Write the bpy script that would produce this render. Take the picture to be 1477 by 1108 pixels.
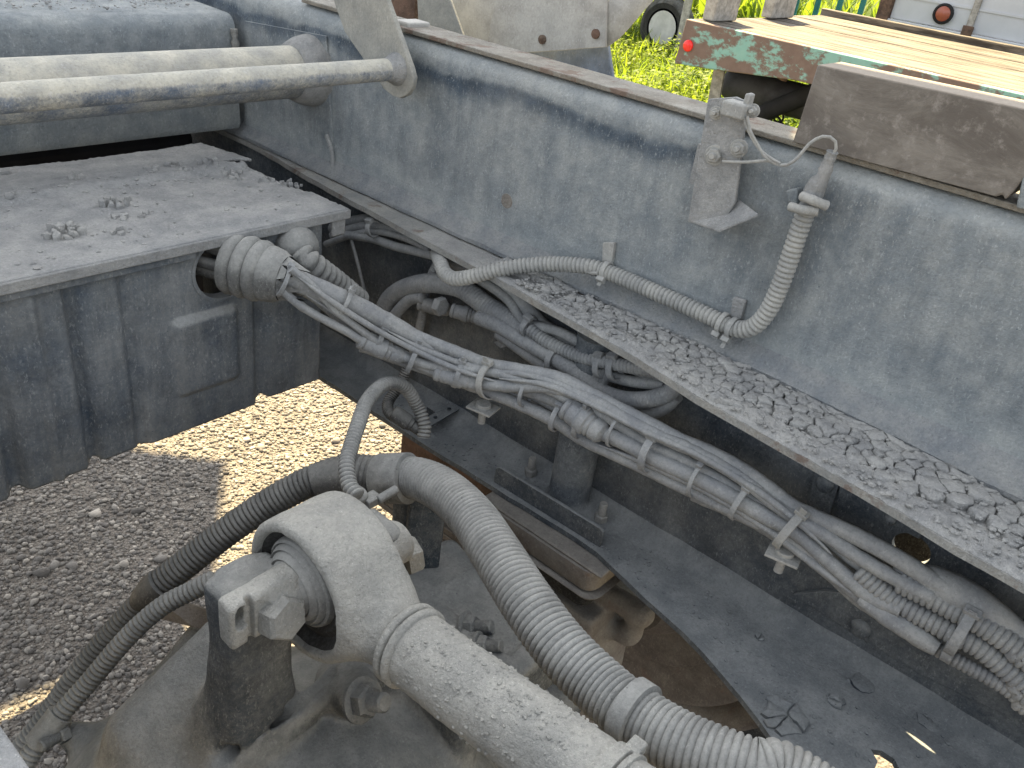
import bpy, bmesh, math, random
import numpy as np
from mathutils import Vector, Matrix
from mathutils.geometry import tessellate_polygon
random.seed(7); rng = np.random.default_rng(7)
for o in list(bpy.data.objects): bpy.data.objects.remove(o)
scn = bpy.context.scene
# ------------------------------------------------------------------ camera, sky, sun, exposure
H = 1.65                                   # eye height above the gravel; builders below use heights relative to the eye
FPX, CX, CY = 1235.42, 738.5, 554.0
AX = np.array([0.65749427, -0.30829608, 0.68749896])     # across the truck, in camera axes
AY = np.array([-0.74339098, -0.41410513, 0.52524926])    # along the truck
AZ = np.array([0.12276455, -0.8564289, -0.50145628])     # up
ROT = np.array([AX, AY, AZ])
cam = bpy.data.cameras.new('camera'); camo = bpy.data.objects.new('camera', cam); scn.collection.objects.link(camo)
cam.sensor_width = 36; cam.lens = 36 * FPX / 1477; cam.clip_start = 0.02; cam.clip_end = 500
r_, u_, b_ = ROT[:, 0], -ROT[:, 1], -ROT[:, 2]
camo.matrix_world = Matrix(((r_[0], u_[0], b_[0], 0), (r_[1], u_[1], b_[1], 0), (r_[2], u_[2], b_[2], H), (0, 0, 0, 1)))
scn.camera = camo
SUN_EL = math.radians(57); SUN_H = np.array([0.56, 0.83]); SUN_H = SUN_H / np.linalg.norm(SUN_H)
w = bpy.data.worlds.new('World'); scn.world = w; w.use_nodes = True
nt = w.node_tree; bg = nt.nodes['Background']
sky = nt.nodes.new('ShaderNodeTexSky'); sky.sky_type = 'NISHITA'; sky.sun_disc = False
sky.sun_elevation = SUN_EL; sky.sun_rotation = math.atan2(SUN_H[0], SUN_H[1]); sky.dust_density = 2.5; sky.air_density = 1.0
hs = nt.nodes.new('ShaderNodeHueSaturation'); hs.inputs['Saturation'].default_value = 0.26      # milky, hazy summer sky
nt.links.new(sky.outputs[0], hs.inputs['Color']); nt.links.new(hs.outputs[0], bg.inputs[0]); bg.inputs[1].default_value = 0.085
sl = bpy.data.lights.new('sun', 'SUN'); sl.energy = 5.0; sl.angle = math.radians(0.53); sl.color = (1, 0.80, 0.47)
so = bpy.data.objects.new('sun', sl); scn.collection.objects.link(so)
sdir = Vector((SUN_H[0] * math.cos(SUN_EL), SUN_H[1] * math.cos(SUN_EL), math.sin(SUN_EL)))
so.rotation_euler = sdir.to_track_quat('Z', 'Y').to_euler(); so.location = (3, 4, 8)
scn.view_settings.view_transform = 'Standard'; scn.view_settings.look = 'None'
scn.view_settings.exposure = 2.5; scn.view_settings.gamma = 1
scn.cycles.max_bounces = 6

# ------------------------------------------------------------------ helpers
def ray(px, py): return ROT @ np.array([px - CX, py - CY, FPX])
def P(px, py, X=None, Y=None, Z=None, d=None):
    """point of the place seen at a given spot of the photograph, on a known plane (or at a known distance)"""
    r = ray(px, py)
    if X is not None: return r * X / r[0]
    if Y is not None: return r * Y / r[1]
    if Z is not None: return r * Z / r[2]
    return r * d / FPX
V = lambda *a: np.array(a, float)
def unit(v): v = np.array(v, float); return v / max(1e-9, np.linalg.norm(v))
def frame(t):
    t = unit(t); a = V(0, 0, 1) if abs(t[2]) < 0.9 else V(1, 0, 0)
    n = unit(np.cross(a, t)); return n, np.cross(t, n)

class MB:
    def __init__(s): s.v = []; s.f = []
    def add(s, vs, fs):
        o = len(s.v); s.v.extend([tuple(x) for x in vs]); s.f.extend([tuple(i + o for i in f) for f in fs]); return s
    def box(s, c, size, ax=None):
        c = np.array(c, float); h = np.array(size, float) / 2
        A = np.eye(3) if ax is None else np.array([unit(a) for a in ax])
        vs = [c + A[0] * h[0] * i + A[1] * h[1] * j + A[2] * h[2] * k for i in (-1, 1) for j in (-1, 1) for k in (-1, 1)]
        return s.add(vs, [(0, 1, 3, 2), (4, 6, 7, 5), (0, 4, 5, 1), (2, 3, 7, 6), (0, 2, 6, 4), (1, 5, 7, 3)])
    def bb(s, x0, x1, y0, y1, z0, z1):
        return s.box(((x0 + x1) / 2, (y0 + y1) / 2, (z0 + z1) / 2), (abs(x1 - x0), abs(y1 - y0), abs(z1 - z0)))
    def slab(s, outer, off, holes=()):
        off = np.array(off, float); loops = [[np.array(p, float) for p in outer]] + [[np.array(p, float) for p in h] for h in holes]
        tri = tessellate_polygon([[Vector(p) for p in l] for l in loops])
        flat = [p for l in loops for p in l]; n = len(flat)
        fs = []
        nrm = np.zeros(3)
        for t in tri: nrm += np.cross(flat[t[1]] - flat[t[0]], flat[t[2]] - flat[t[0]])
        for t in tri: fs.append(tuple(t)); fs.append(tuple(i + n for i in t[::-1]))
        k = 0
        for l in loops:
            m = len(l)
            for i in range(m):
                a, b = k + i, k + (i + 1) % m; fs.append((a, b, b + n, a + n))
            k += m
        return s.add(flat + [p + off for p in flat], fs)
    def lathe(s, a, t, prof, seg=24, cap=True, hexa=False, twist=0.0):
        a = np.array(a, float); t = unit(t); n, b = frame(t)
        if hexa: seg = 6
        vs = []; 
        for (x, r) in prof:
            for k in range(seg):
                th = 2 * math.pi * k / seg + twist
                vs.append(a + t * x + (n * math.cos(th) + b * math.sin(th)) * r)
        fs = []
        for i in range(len(prof) - 1):
            for k in range(seg):
                k2 = (k + 1) % seg; fs.append((i * seg + k, i * seg + k2, (i + 1) * seg + k2, (i + 1) * seg + k))
        if cap: fs.append(tuple(range(seg))[::-1]); fs.append(tuple((len(prof) - 1) * seg + k for k in range(seg)))
        return s.add(vs, fs)
    def cyl(s, a, b, r, seg=20, r2=None):
        a = np.array(a, float); b = np.array(b, float); L = np.linalg.norm(b - a)
        return s.lathe(a, b - a, [(0, r), (L, r if r2 is None else r2)], seg)
    def tube(s, pts, r, seg=12, corr=None, step=0.008, jit=0.0):
        pts = [np.array(p, float) for p in pts]
        rr = r if hasattr(r, '__len__') else [r] * len(pts)
        C = spline(pts, rr, step if corr is None else corr[0] / 4.0)
        n = len(C); tan = np.gradient(C[:, :3], axis=0)
        nn, bb = frame(tan[0]); vs = []
        wob = rng.normal(0, jit, (n,)) if jit else np.zeros(n)
        if corr is not None: wv = [0.0, 0.8, 1.0, 0.8]
        for i in range(n):
            t = unit(tan[i]); nn = unit(nn - t * (nn @ t)); bb = np.cross(t, nn)
            R = C[i, 3] + wob[i]
            if corr is not None: R += corr[1] * (wv[i % 4] - 0.6)
            for k in range(seg):
                th = 2 * math.pi * k / seg; vs.append(C[i, :3] + (nn * math.cos(th) + bb * math.sin(th)) * R)
        fs = [(i * seg + k, i * seg + (k + 1) % seg, (i + 1) * seg + (k + 1) % seg, (i + 1) * seg + k) for i in range(n - 1) for k in range(seg)]
        fs.append(tuple(range(seg))[::-1]); fs.append(tuple((n - 1) * seg + k for k in range(seg)))
        return s.add(vs, fs)
    def build(s, name, mat, parent=None, bevel=0, angle=38, smooth=True, loc=None):
        v = np.array(s.v, float)
        if parent is not None: base = np.array(parent['_base'])
        else: base = np.array([(v[:, 0].min() + v[:, 0].max()) / 2, (v[:, 1].min() + v[:, 1].max()) / 2, v[:, 2].min()]) if loc is None else np.array(loc)
        me = bpy.data.meshes.new(name); me.from_pydata((v - base).tolist(), [], s.f); me.update()
        bm = bmesh.new(); bm.from_mesh(me); bmesh.ops.recalc_face_normals(bm, faces=bm.faces); bm.to_mesh(me); bm.free()
        if smooth:
            me.polygons.foreach_set('use_smooth', [True] * len(me.polygons)); me.set_sharp_from_angle(angle=math.radians(angle))
        if mat is not None: me.materials.append(mat)
        o = bpy.data.objects.new(name, me); scn.collection.objects.link(o)
        if parent is not None: o.parent = parent
        else: o.location = (base[0], base[1], base[2] + H)
        o['_base'] = base.tolist()
        if bevel:
            m = o.modifiers.new('bevel', 'BEVEL'); m.width = bevel; m.segments = 2; m.limit_method = 'ANGLE'; m.angle_limit = math.radians(40); m.harden_normals = False
        return o
def spline(pts, rr, step):
    Q = np.array([list(p) + [r] for p, r in zip(pts, rr)])
    Q = np.vstack([2 * Q[0] - Q[1], Q, 2 * Q[-1] - Q[-2]])
    out = []
    for i in range(1, len(Q) - 2):
        p0, p1, p2, p3 = Q[i - 1], Q[i], Q[i + 1], Q[i + 2]
        t = np.linspace(0, 1, 40, endpoint=False)[:, None]
        out.append(0.5 * ((2 * p1) + (-p0 + p2) * t + (2 * p0 - 5 * p1 + 4 * p2 - p3) * t ** 2 + (-p0 + 3 * p1 - 3 * p2 + p3) * t ** 3))
    out = np.vstack(out + [Q[-2:-1]])
    L = np.concatenate([[0], np.cumsum(np.linalg.norm(np.diff(out[:, :3], axis=0), axis=1))])
    n = max(3, int(L[-1] / step) + 1); s_ = np.linspace(0, L[-1], n)
    return np.stack([np.interp(s_, L, out[:, k]) for k in range(4)], 1)
def tag(o, label=None, cat=None, group=None, kind=None):
    if label: o['label'] = label
    if cat: o['category'] = cat
    if group: o['group'] = group
    if kind: o['kind'] = kind
    return o
def thing(name, label, cat, base, group=None):
    o = bpy.data.objects.new(name, None); scn.collection.objects.link(o); o.empty_display_size = 0.05
    o.location = (base[0], base[1], base[2] + H); o['_base'] = [float(x) for x in base]
    return tag(o, label, cat, group)
def hexbolt(name, mat, parent, a, t, r=0.013, h=0.012, washer=0.0, stud=0.0, rs=0.007, tw=0.0):
    m = MB(); x = 0.0; t = unit(t)
    if washer: m.lathe(a, t, [(-0.001, r * 1.35), (washer, r * 1.35), (washer + 0.0006, r * 1.28)], 24); x = washer
    m.lathe(a, t, [(x, r), (x + h * 0.8, r), (x + h, r * 0.86)], hexa=True, twist=tw)
    if stud:
        p = [(x + h - 0.001, rs)]; q = x + h
        while q < x + h + stud: p += [(q, rs), (q + 0.0009, rs * 0.86), (q + 0.0018, rs)]; q += 0.0019
        p.append((q + 0.002, rs * 0.8)); m.lathe(a, t, p, 16)
    return m.build(name, mat, parent, angle=30)
def sdf_mesh(f, lo, hi, h):
    ax = [np.arange(lo[i], hi[i] + h, h) for i in range(3)]
    X, Y, Z = np.meshgrid(*ax, indexing='ij'); v = f(X, Y, Z); n = np.array(v.shape) - 1
    s = v < 0; cor = [(i, j, k) for i in (0, 1) for j in (0, 1) for k in (0, 1)]
    sl_ = lambda A, c: A[c[0]:c[0] + n[0], c[1]:c[1] + n[1], c[2]:c[2] + n[2]]
    cnt = sum(sl_(s, c).astype(int) for c in cor); act = (cnt > 0) & (cnt < 8)
    idx = -np.ones(act.shape, int); I = np.argwhere(act); idx[act] = np.arange(len(I))
    acc = np.zeros((len(I), 3)); num = np.zeros(len(I))
    val = {c: sl_(v, c)[act] for c in cor}
    for c in cor:
        for a in range(3):
            if c[a] == 0:
                c2 = list(c); c2[a] = 1; c2 = tuple(c2); A, B = val[c], val[c2]; m = (A < 0) != (B < 0)
                t = np.where(m, A / np.where(m, A - B, 1), 0)
                p = np.tile(np.array(c, float), (len(I), 1)); p[:, a] += t; acc[m] += p[m]; num[m] += 1
    vs = (I + acc / num[:, None]) * h + np.array(lo)
    fs = []
    for a in range(3):
        b, c = (a + 1) % 3, (a + 2) % 3
        s0 = [slice(None)] * 3; s1 = [slice(None)] * 3; s0[a] = slice(0, -1); s1[a] = slice(1, None)
        E = np.argwhere(s[tuple(s0)] != s[tuple(s1)])
        E = E[(E[:, b] > 0) & (E[:, c] > 0) & (E[:, b] < n[b]) & (E[:, c] < n[c])]
        q = []
        for db, dc in ((1, 1), (0, 1), (0, 0), (1, 0)):
            e = E.copy(); e[:, b] -= db; e[:, c] -= dc; q.append(idx[e[:, 0], e[:, 1], e[:, 2]])
        q = np.stack(q, 1); q = q[(q >= 0).all(1)]; fs += [tuple(int(z) for z in r) for r in q]
    m = MB(); m.v = [tuple(p) for p in vs]; m.f = fs; return m
def smin(a, b, k):
    h = np.clip(0.5 + 0.5 * (b - a) / k, 0, 1); return b * (1 - h) + a * h - k * h * (1 - h)
def sd_box(X, Y, Z, c, hs, r):
    q = [np.abs(A - c[i]) - (hs[i] - r) for i, A in enumerate((X, Y, Z))]
    return np.sqrt(sum(np.maximum(a, 0) ** 2 for a in q)) + np.minimum(np.maximum(np.maximum(q[0], q[1]), q[2]), 0) - r
def sd_cap(X, Y, Z, a, b, r, r2=None):
    a = np.array(a, float); b = np.array(b, float); d = b - a
    t = np.clip(((X - a[0]) * d[0] + (Y - a[1]) * d[1] + (Z - a[2]) * d[2]) / (d @ d), 0, 1)
    rr = r if r2 is None else r + (r2 - r) * t
    return np.sqrt((X - a[0] - t * d[0]) ** 2 + (Y - a[1] - t * d[1]) ** 2 + (Z - a[2] - t * d[2]) ** 2) - rr
def sd_cylx(X, Y, Z, c, r, hx, e=0.008):
    q1 = np.sqrt((Y - c[1]) ** 2 + (Z - c[2]) ** 2) - (r - e); q2 = np.abs(X - c[0]) - (hx - e)
    return np.sqrt(np.maximum(q1, 0) ** 2 + np.maximum(q2, 0) ** 2) + np.minimum(np.maximum(q1, q2), 0) - e

# ------------------------------------------------------------------ materials
class NT:
    def __init__(s, name):
        s.m = bpy.data.materials.new(name); s.m.use_nodes = True; s.t = s.m.node_tree; s.b = s.t.nodes['Principled BSDF']
        s.pos = s.n('ShaderNodeNewGeometry')
    def n(s, k, **kw):
        a = s.t.nodes.new(k)
        for q, v in kw.items(): setattr(a, q, v)
        return a
    def l(s, a, b): s.t.links.new(a, b)
    def vec(s, scale=(1, 1, 1), off=(0, 0, 0)):
        mp = s.n('ShaderNodeMapping'); mp.inputs['Scale'].default_value = scale; mp.inputs['Location'].default_value = off
        s.l(s.pos.outputs['Position'], mp.inputs[0]); return mp.outputs[0]
    def noise(s, scale, detail=6, rough=0.6, stretch=(1, 1, 1), off=(0, 0, 0), dist=0.0):
        a = s.n('ShaderNodeTexNoise'); a.inputs['Scale'].default_value = scale; a.inputs['Detail'].default_value = detail
        a.inputs['Roughness'].default_value = rough; a.inputs['Distortion'].default_value = dist
        s.l(s.vec(stretch, off), a.inputs['Vector']); return a.outputs['Fac']
    def vor(s, scale, feat='F1', stretch=(1, 1, 1)):
        a = s.n('ShaderNodeTexVoronoi', feature=feat); a.inputs['Scale'].default_value = scale
        s.l(s.vec(stretch), a.inputs['Vector']); return a
    def ramp(s, fac, lo, hi):
        a = s.n('ShaderNodeMapRange', interpolation_type='SMOOTHSTEP'); a.inputs['From Min'].default_value = lo; a.inputs['From Max'].default_value = hi
        s.l(fac, a.inputs['Value']); return a.outputs['Result']
    def math(s, op, a, b=None, clamp=False):
        m = s.n('ShaderNodeMath', operation=op, use_clamp=clamp)
        for i, q in enumerate((a, b)):
            if q is None: continue
            if isinstance(q, (int, float)): m.inputs[i].default_value = q
            else: s.l(q, m.inputs[i])
        return m.outputs[0]
    def mix(s, fac, a, b):
        m = s.n('ShaderNodeMix', data_type='RGBA')
        for i, q in ((0, fac), (6, a), (7, b)):
            if isinstance(q, (int, float)): m.inputs[i].default_value = q
            elif isinstance(q, tuple): m.inputs[i].default_value = (*q, 1)
            else: s.l(q, m.inputs[i])
        return m.outputs[2]
    def bump(s, h, st, dist, prev=None):
        b = s.n('ShaderNodeBump'); b.inputs['Strength'].default_value = st; b.inputs['Distance'].default_value = dist
        s.l(h, b.inputs['Height'])
        if prev is not None: s.l(prev, b.inputs['Normal'])
        return b.outputs[0]
    def out(s, col, rough=0.9, nrm=None, spec=0.25):
        if isinstance(col, tuple): s.b.inputs['Base Color'].default_value = (*col, 1)
        else: s.l(col, s.b.inputs['Base Color'])
        if isinstance(rough, float): s.b.inputs['Roughness'].default_value = rough
        else: s.l(rough, s.b.inputs['Roughness'])
        s.b.inputs['Specular IOR Level'].default_value = spec
        if nrm is not None: s.l(nrm, s.b.inputs['Normal'])
        return s.m
DUST = (0.43, 0.425, 0.40); DUST2 = (0.33, 0.335, 0.33)
def dusty(name, base, amount=0.5, up=0.4, dust=DUST, dust2=DUST2, streak=False, rust=0.0, grit=0.5, soft=0.22, scale=9, band=False, spots=0.0, off=(0, 0, 0), fleck=0.32):
    """painted steel, cast iron, rubber or plastic under settled dry dust"""
    s = NT(name); dust = tuple(c * k for c, k in zip(dust, (0.79, 0.80, 0.785))); dust2 = tuple(c * k for c, k in zip(dust2, (0.68, 0.695, 0.69)))
    big = s.noise(scale, 7, 0.62, off=off); fine = s.noise(scale * 14, 5, 0.7, off=off); vf = s.noise(420, 3, 0.7, off=off)
    f = s.math('ADD', s.math('ADD', s.math('MULTIPLY', big, 0.55), s.math('MULTIPLY', fine, 0.27)), s.math('MULTIPLY', vf, 0.18))
    if streak:
        st = s.noise(38, 5, 0.65, stretch=(1, 1, 0.13), off=off); f = s.math('ADD', s.math('MULTIPLY', f, 0.7), s.math('MULTIPLY', st, 0.3))
    sx = s.n('ShaderNodeSeparateXYZ'); s.l(s.pos.outputs['Normal'], sx.inputs[0])
    upf = s.math('MULTIPLY', s.ramp(sx.outputs[2], 0.0, 0.85), up)
    f = s.math('ADD', f, upf)
    if band:   # bare strip under the rolled top edge of the rail, where rain washes the dust off; thick again at the foot
        sp = s.n('ShaderNodeSeparateXYZ'); s.l(s.pos.outputs['Position'], sp.inputs[0])
        z = s.math('ADD', sp.outputs[2], s.math('MULTIPLY', s.noise(7, 4, 0.6), 0.06))
        b1 = s.math('MULTIPLY', s.ramp(z, H - 0.275, H - 0.242), s.math('SUBTRACT', 1.0, s.ramp(z, H - 0.242, H - 0.228)))
        ylim = s.ramp(sp.outputs[1], 0.35, 0.55)
        f = s.math('SUBTRACT', f, s.math('MULTIPLY', s.math('MULTIPLY', b1, ylim), 0.22))
        f = s.math('ADD', f, s.math('MULTIPLY', s.ramp(z, H - 0.40, H - 0.47), 0.20))
    mid = 1.0 - amount
    fac = s.ramp(f, mid - soft, mid + soft)
    tone = s.mix(s.ramp(s.noise(23, 6, 0.65, off=(3, 1, 2)), 0.3, 0.7), dust, dust2)
    if spots: tone = s.mix(s.math('MULTIPLY', s.ramp(s.vor(210).outputs['Distance'], 0.16, 0.08), spots), tone, (0.55, 0.54, 0.5))
    bc = s.mix(s.ramp(s.noise(30, 4, 0.6, off=(9, 2, 5)), 0.35, 0.7), base, tuple(c * 0.65 for c in base))
    col = s.mix(fac, bc, tone)
    col = s.mix(s.math('MULTIPLY', s.ramp(s.noise(240, 4, 0.75, off=(5, 5, 8)), 0.42, 0.72), 0.34), col, tuple(c * 0.50 for c in dust2))
    fl = s.math('MULTIPLY', s.ramp(s.noise(300, 4, 0.7, stretch=(1, 1, 0.5), off=(2, 6, 4)), 0.54, 0.66), s.ramp(s.noise(40, 4, 0.6, off=(6, 1, 1)), 0.35, 0.6))
    col = s.mix(s.math('MULTIPLY', fl, fleck), col, tuple(min(0.6, c * 1.45) for c in dust))
    pit = s.math('MULTIPLY', s.ramp(s.vor(95).outputs['Distance'], 0.13, 0.06), s.ramp(s.noise(14, 3, 0.5, off=(8, 8, 1)), 0.5, 0.62))
    col = s.mix(s.math('MULTIPLY', pit, 0.55), col, tuple(c * 0.7 for c in base))
    # bluish or brownish film of dust, very large scale
    col = s.mix(s.math('MULTIPLY', s.ramp(s.noise(2.6, 3, 0.5, off=(1, 7, 3)), 0.45, 0.75), 0.12), col, (0.30, 0.27, 0.22))
    if rust:
        rm = s.ramp(s.noise(16, 8, 0.7, off=(4, 4, 1)), 0.62 - 0.25 * rust, 0.70 - 0.2 * rust)
        rc = s.mix(s.noise(60, 5, 0.6), (0.085, 0.05, 0.038), (0.19, 0.125, 0.09)); col = s.mix(s.math('MULTIPLY', rm, min(1.0, 0.35 + rust)), col, rc)
    hgt = s.noise(330, 4, 0.65); clump = s.noise(75, 5, 0.7)
    nb = s.bump(hgt, 0.9 * grit, 0.0022); nb = s.bump(clump, 0.8 * grit, 0.0055, nb)
    return s.out(col, 0.92, nb)
M = {}
M['web'] = dusty('dusty_blue_paint', (0.060, 0.084, 0.112), 0.57, 0.25, dust=(0.40, 0.42, 0.42), dust2=(0.31, 0.34, 0.358), streak=True, band=True, soft=0.21, grit=0.6, scale=5, fleck=0.4)
M['fillet'] = dusty('dust_over_blue_paint', (0.09, 0.11, 0.14), 0.62, 0.1, dust=(0.38, 0.385, 0.38), dust2=(0.29, 0.31, 0.33), soft=0.25, grit=1.2)
M['tray'] = dusty('rust_flecked_tray', (0.13, 0.10, 0.085), 0.55, 0.25, dust=(0.33, 0.31, 0.28), dust2=(0.26, 0.24, 0.22), rust=0.12, grit=0.6)
M['chassis'] = dusty('dusty_dark_frame_paint', (0.030, 0.042, 0.058), 0.45, 0.30, dust=(0.33, 0.345, 0.35), dust2=(0.24, 0.257, 0.27), soft=0.22, grit=0.5)
M['cover'] = dusty('dusty_box_steel', (0.046, 0.066, 0.092), 0.475, 0.40, dust=(0.37, 0.38, 0.38), streak=True, soft=0.20, grit=0.5, fleck=0.35)
M['thickdust'] = dusty('thick_dust', (0.16, 0.17, 0.17), 0.70, 0.35, dust=(0.40, 0.40, 0.395), dust2=(0.30, 0.305, 0.31), grit=0.8, soft=0.2, spots=0.3)
M['bar'] = dusty('worn_bar_paint_highlight', (0.12, 0.155, 0.21), 0.48, 0.42, dust=(0.66, 0.63, 0.54), dust2=(0.50, 0.49, 0.45), soft=0.14, grit=0.7, scale=14)  # dust tone made cream to paint the sunlit highlight into the colour
M['cable'] = dusty('dusty_cable', (0.10, 0.105, 0.11), 0.62, 0.3, dust=(0.39, 0.395, 0.39), dust2=(0.29, 0.30, 0.315), grit=0.3, soft=0.25)
M['hose'] = dusty('dusty_black_hose', (0.045, 0.047, 0.05), 0.52, 0.42, dust=(0.37, 0.37, 0.355), dust2=(0.28, 0.28, 0.27), grit=0.35, soft=0.22)
M['darkhose'] = dusty('dusty_dark_hose', (0.035, 0.037, 0.04), 0.40, 0.3, dust=(0.30, 0.295, 0.28), dust2=(0.22, 0.22, 0.21), grit=0.3, soft=0.25)
M['conduit'] = dusty('pale_dusty_conduit', (0.16, 0.16, 0.155), 0.72, 0.25, dust=(0.46, 0.455, 0.43), dust2=(0.38, 0.38, 0.37), grit=0.3, soft=0.25)
M['rod'] = dusty('dust_caked_rod', (0.12, 0.12, 0.12), 0.66, 0.35, dust=(0.46, 0.45, 0.415), dust2=(0.38, 0.375, 0.35), grit=1.0, soft=0.2, spots=0.5)
M['axle'] = dusty('dusty_cast_axle', (0.034, 0.046, 0.060), 0.43, 0.36, dust=(0.34, 0.34, 0.325), dust2=(0.24, 0.245, 0.24), grit=0.7, soft=0.18)
M['axlebrown'] = dusty('brown_cast_iron', (0.065, 0.052, 0.046), 0.48, 0.3, dust=(0.27, 0.24, 0.205), dust2=(0.20, 0.175, 0.155), grit=0.6, rust=0.12)
M['rubber'] = dusty('dark_rubber', (0.010, 0.012, 0.015), 0.12, 0.12, dust=(0.2, 0.2, 0.19), grit=0.5, fleck=0.1)
M['ochre'] = dusty('beige_fender', (0.40, 0.39, 0.36), 0.45, 0.1, dust=(0.60, 0.585, 0.55), dust2=(0.56, 0.55, 0.52), grit=0.15)
M['greyplate'] = dusty('grey_plate', (0.22, 0.23, 0.22), 0.6, 0.1, dust=(0.42, 0.41, 0.37), dust2=(0.35, 0.345, 0.32), grit=0.3)
M['flap'] = dusty('blue_grey_flap', (0.17, 0.21, 0.28), 0.35, 0.1, dust=(0.38, 0.40, 0.43), grit=0.2, streak=True)
M['tyre'] = dusty('tyre_rubber', (0.02, 0.02, 0.02), 0.3, 0.25, dust=(0.2, 0.18, 0.15), grit=0.4)
M['rust'] = dusty('rusty_steel', (0.10, 0.062, 0.045), 0.3, 0.25, dust=(0.30, 0.25, 0.20), dust2=(0.22, 0.17, 0.14), rust=0.7, grit=0.6)
M['edge'] = dusty('rusty_dusty_edge', (0.2, 0.17, 0.13), 0.6, 0.3, dust=(0.42, 0.41, 0.38), rust=0.26, grit=0.9)
M['cap'] = dusty('weathered_cap_strip', (0.2, 0.17, 0.13), 0.5, 0.1, dust=(0.40, 0.385, 0.35), dust2=(0.28, 0.265, 0.235), rust=0.35, grit=0.9)
M['bolt'] = dusty('dusty_bolt', (0.16, 0.15, 0.14), 0.6, 0.35, dust=(0.44, 0.43, 0.40), grit=0.5)
M['mud'] = dusty('dried_grey_mud', (0.30, 0.30, 0.30), 0.7, 0.3, dust=(0.46, 0.455, 0.44), dust2=(0.36, 0.36, 0.36), grit=1.0, soft=0.3)
def mat_wood():
    s = NT('dusty_timber_lit_top'); g = s.noise(16, 8, 0.7, stretch=(1, 0.5, 1), dist=0.5); k = s.noise(60, 6, 0.7)
    col = s.mix(s.ramp(g, 0.35, 0.65), (0.115, 0.103, 0.09), (0.20, 0.185, 0.162)); col = s.mix(s.ramp(k, 0.5, 0.75), col, (0.27, 0.25, 0.225))
    sx = s.n('ShaderNodeSeparateXYZ'); s.l(s.pos.outputs['Normal'], sx.inputs[0]); col = s.mix(s.math('MULTIPLY', s.ramp(sx.outputs[2], 0.3, 0.9), 0.7), col, (0.30, 0.26, 0.21))  # upward faces painted paler and warmer, as a sunlit top
    return s.out(col, 0.95, s.bump(g, 0.8, 0.004))
M['timber'] = mat_wood()
def mat_peel():
    s = NT('peeling_turquoise_paint'); n = s.noise(5, 9, 0.72, stretch=(1, 0.6, 1)); r = s.noise(20, 6, 0.6)
    rc = s.mix(r, (0.12, 0.082, 0.068), (0.20, 0.15, 0.125)); tc = s.mix(r, (0.15, 0.33, 0.30), (0.26, 0.42, 0.36))
    return s.out(s.mix(s.ramp(n, 0.485, 0.55), rc, tc), 0.8, s.bump(n, 0.4, 0.01))
M['peel'] = mat_peel()
def mat_plank():
    s = NT('sun_bleached_plank'); g = s.noise(9, 7, 0.7, stretch=(3, 0.25, 3)); oi = s.n('ShaderNodeObjectInfo')
    col = s.mix(s.ramp(g, 0.38, 0.62), (0.05, 0.042, 0.033), (0.17, 0.15, 0.122))
    return s.out(col, 0.9, s.bump(g, 0.5, 0.01))
M['plank'] = mat_plank()
def plain(name, c, rough=0.7, spec=0.3, var=0.25, sc=8):
    s = NT(name); n = s.noise(sc, 6, 0.65); return s.out(s.mix(s.ramp(n, 0.3, 0.7), tuple(x * (1 - var) for x in c), c), rough, s.bump(n, 0.2, 0.003), spec)

M['white'] = plain('chalky_white_panel', (0.50, 0.52, 0.54), 0.5, var=0.15, sc=3)
M['weathered'] = plain('weathered_grey_post', (0.42, 0.40, 0.36), 0.9, var=0.5, sc=25)
M['red'] = plain('red_reflector', (0.75, 0.02, 0.015), 0.25, 0.5, 0.1)
M['teal'] = plain('teal_fence_paint', (0.03, 0.17, 0.16), 0.6)
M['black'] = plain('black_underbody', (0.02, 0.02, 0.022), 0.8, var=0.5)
M['darkmetal'] = plain('dark_underbody_steel', (0.055, 0.055, 0.06), 0.7, var=0.5)
M['lampamber'] = plain('lamp_lens', (0.35, 0.10, 0.06), 0.2, 0.5)
M['rimpaint'] = plain('pale_wheel_rim', (0.5, 0.5, 0.48), 0.6)
def mat_gravel():
    s = NT('gravel_stones'); a = s.n('ShaderNodeAttribute', attribute_name='shade'); cr = s.n('ShaderNodeValToRGB'); s.l(a.outputs['Fac'], cr.inputs[0])
    e = cr.color_ramp.elements; e[0].position = 0; e[0].color = (0.080, 0.077, 0.073, 1); e[1].position = 1; e[1].color = (0.36, 0.33, 0.285, 1)
    for p, c in ((0.3, (0.135, 0.128, 0.12)), (0.55, (0.18, 0.17, 0.155)), (0.8, (0.235, 0.22, 0.195))):
        k = e.new(p); k.color = (*c, 1)
    col = s.mix(s.math('MULTIPLY', s.noise(90, 5, 0.6), 0.4), cr.outputs[0], (0.17, 0.145, 0.115))
    return s.out(col, 0.9, s.bump(s.noise(260, 4, 0.6), 0.4, 0.002))
M['gravel'] = mat_gravel()
def mat_ground():
    s = NT('gritty_ground'); v = s.vor(120); n = s.noise(6, 7, 0.65); n2 = s.noise(140, 5, 0.7)
    col = s.mix(s.ramp(n, 0.3, 0.7), (0.165, 0.15, 0.13), (0.24, 0.22, 0.19)); col = s.mix(s.ramp(n2, 0.35, 0.65), col, (0.13, 0.112, 0.095))
    sp = s.n('ShaderNodeSeparateXYZ'); s.l(s.pos.outputs['Position'], sp.inputs[0])
    far = s.ramp(s.math('ADD', sp.outputs[0], s.math('MULTIPLY', n, 1.5)), 4.6, 5.6)
    col = s.mix(far, col, s.mix(n2, (0.06, 0.10, 0.02), (0.14, 0.15, 0.04)))
    return s.out(col, 0.95, s.bump(v.outputs['Distance'], 0.8, 0.008, s.bump(n2, 0.6, 0.006)))
M['ground'] = mat_ground()
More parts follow.
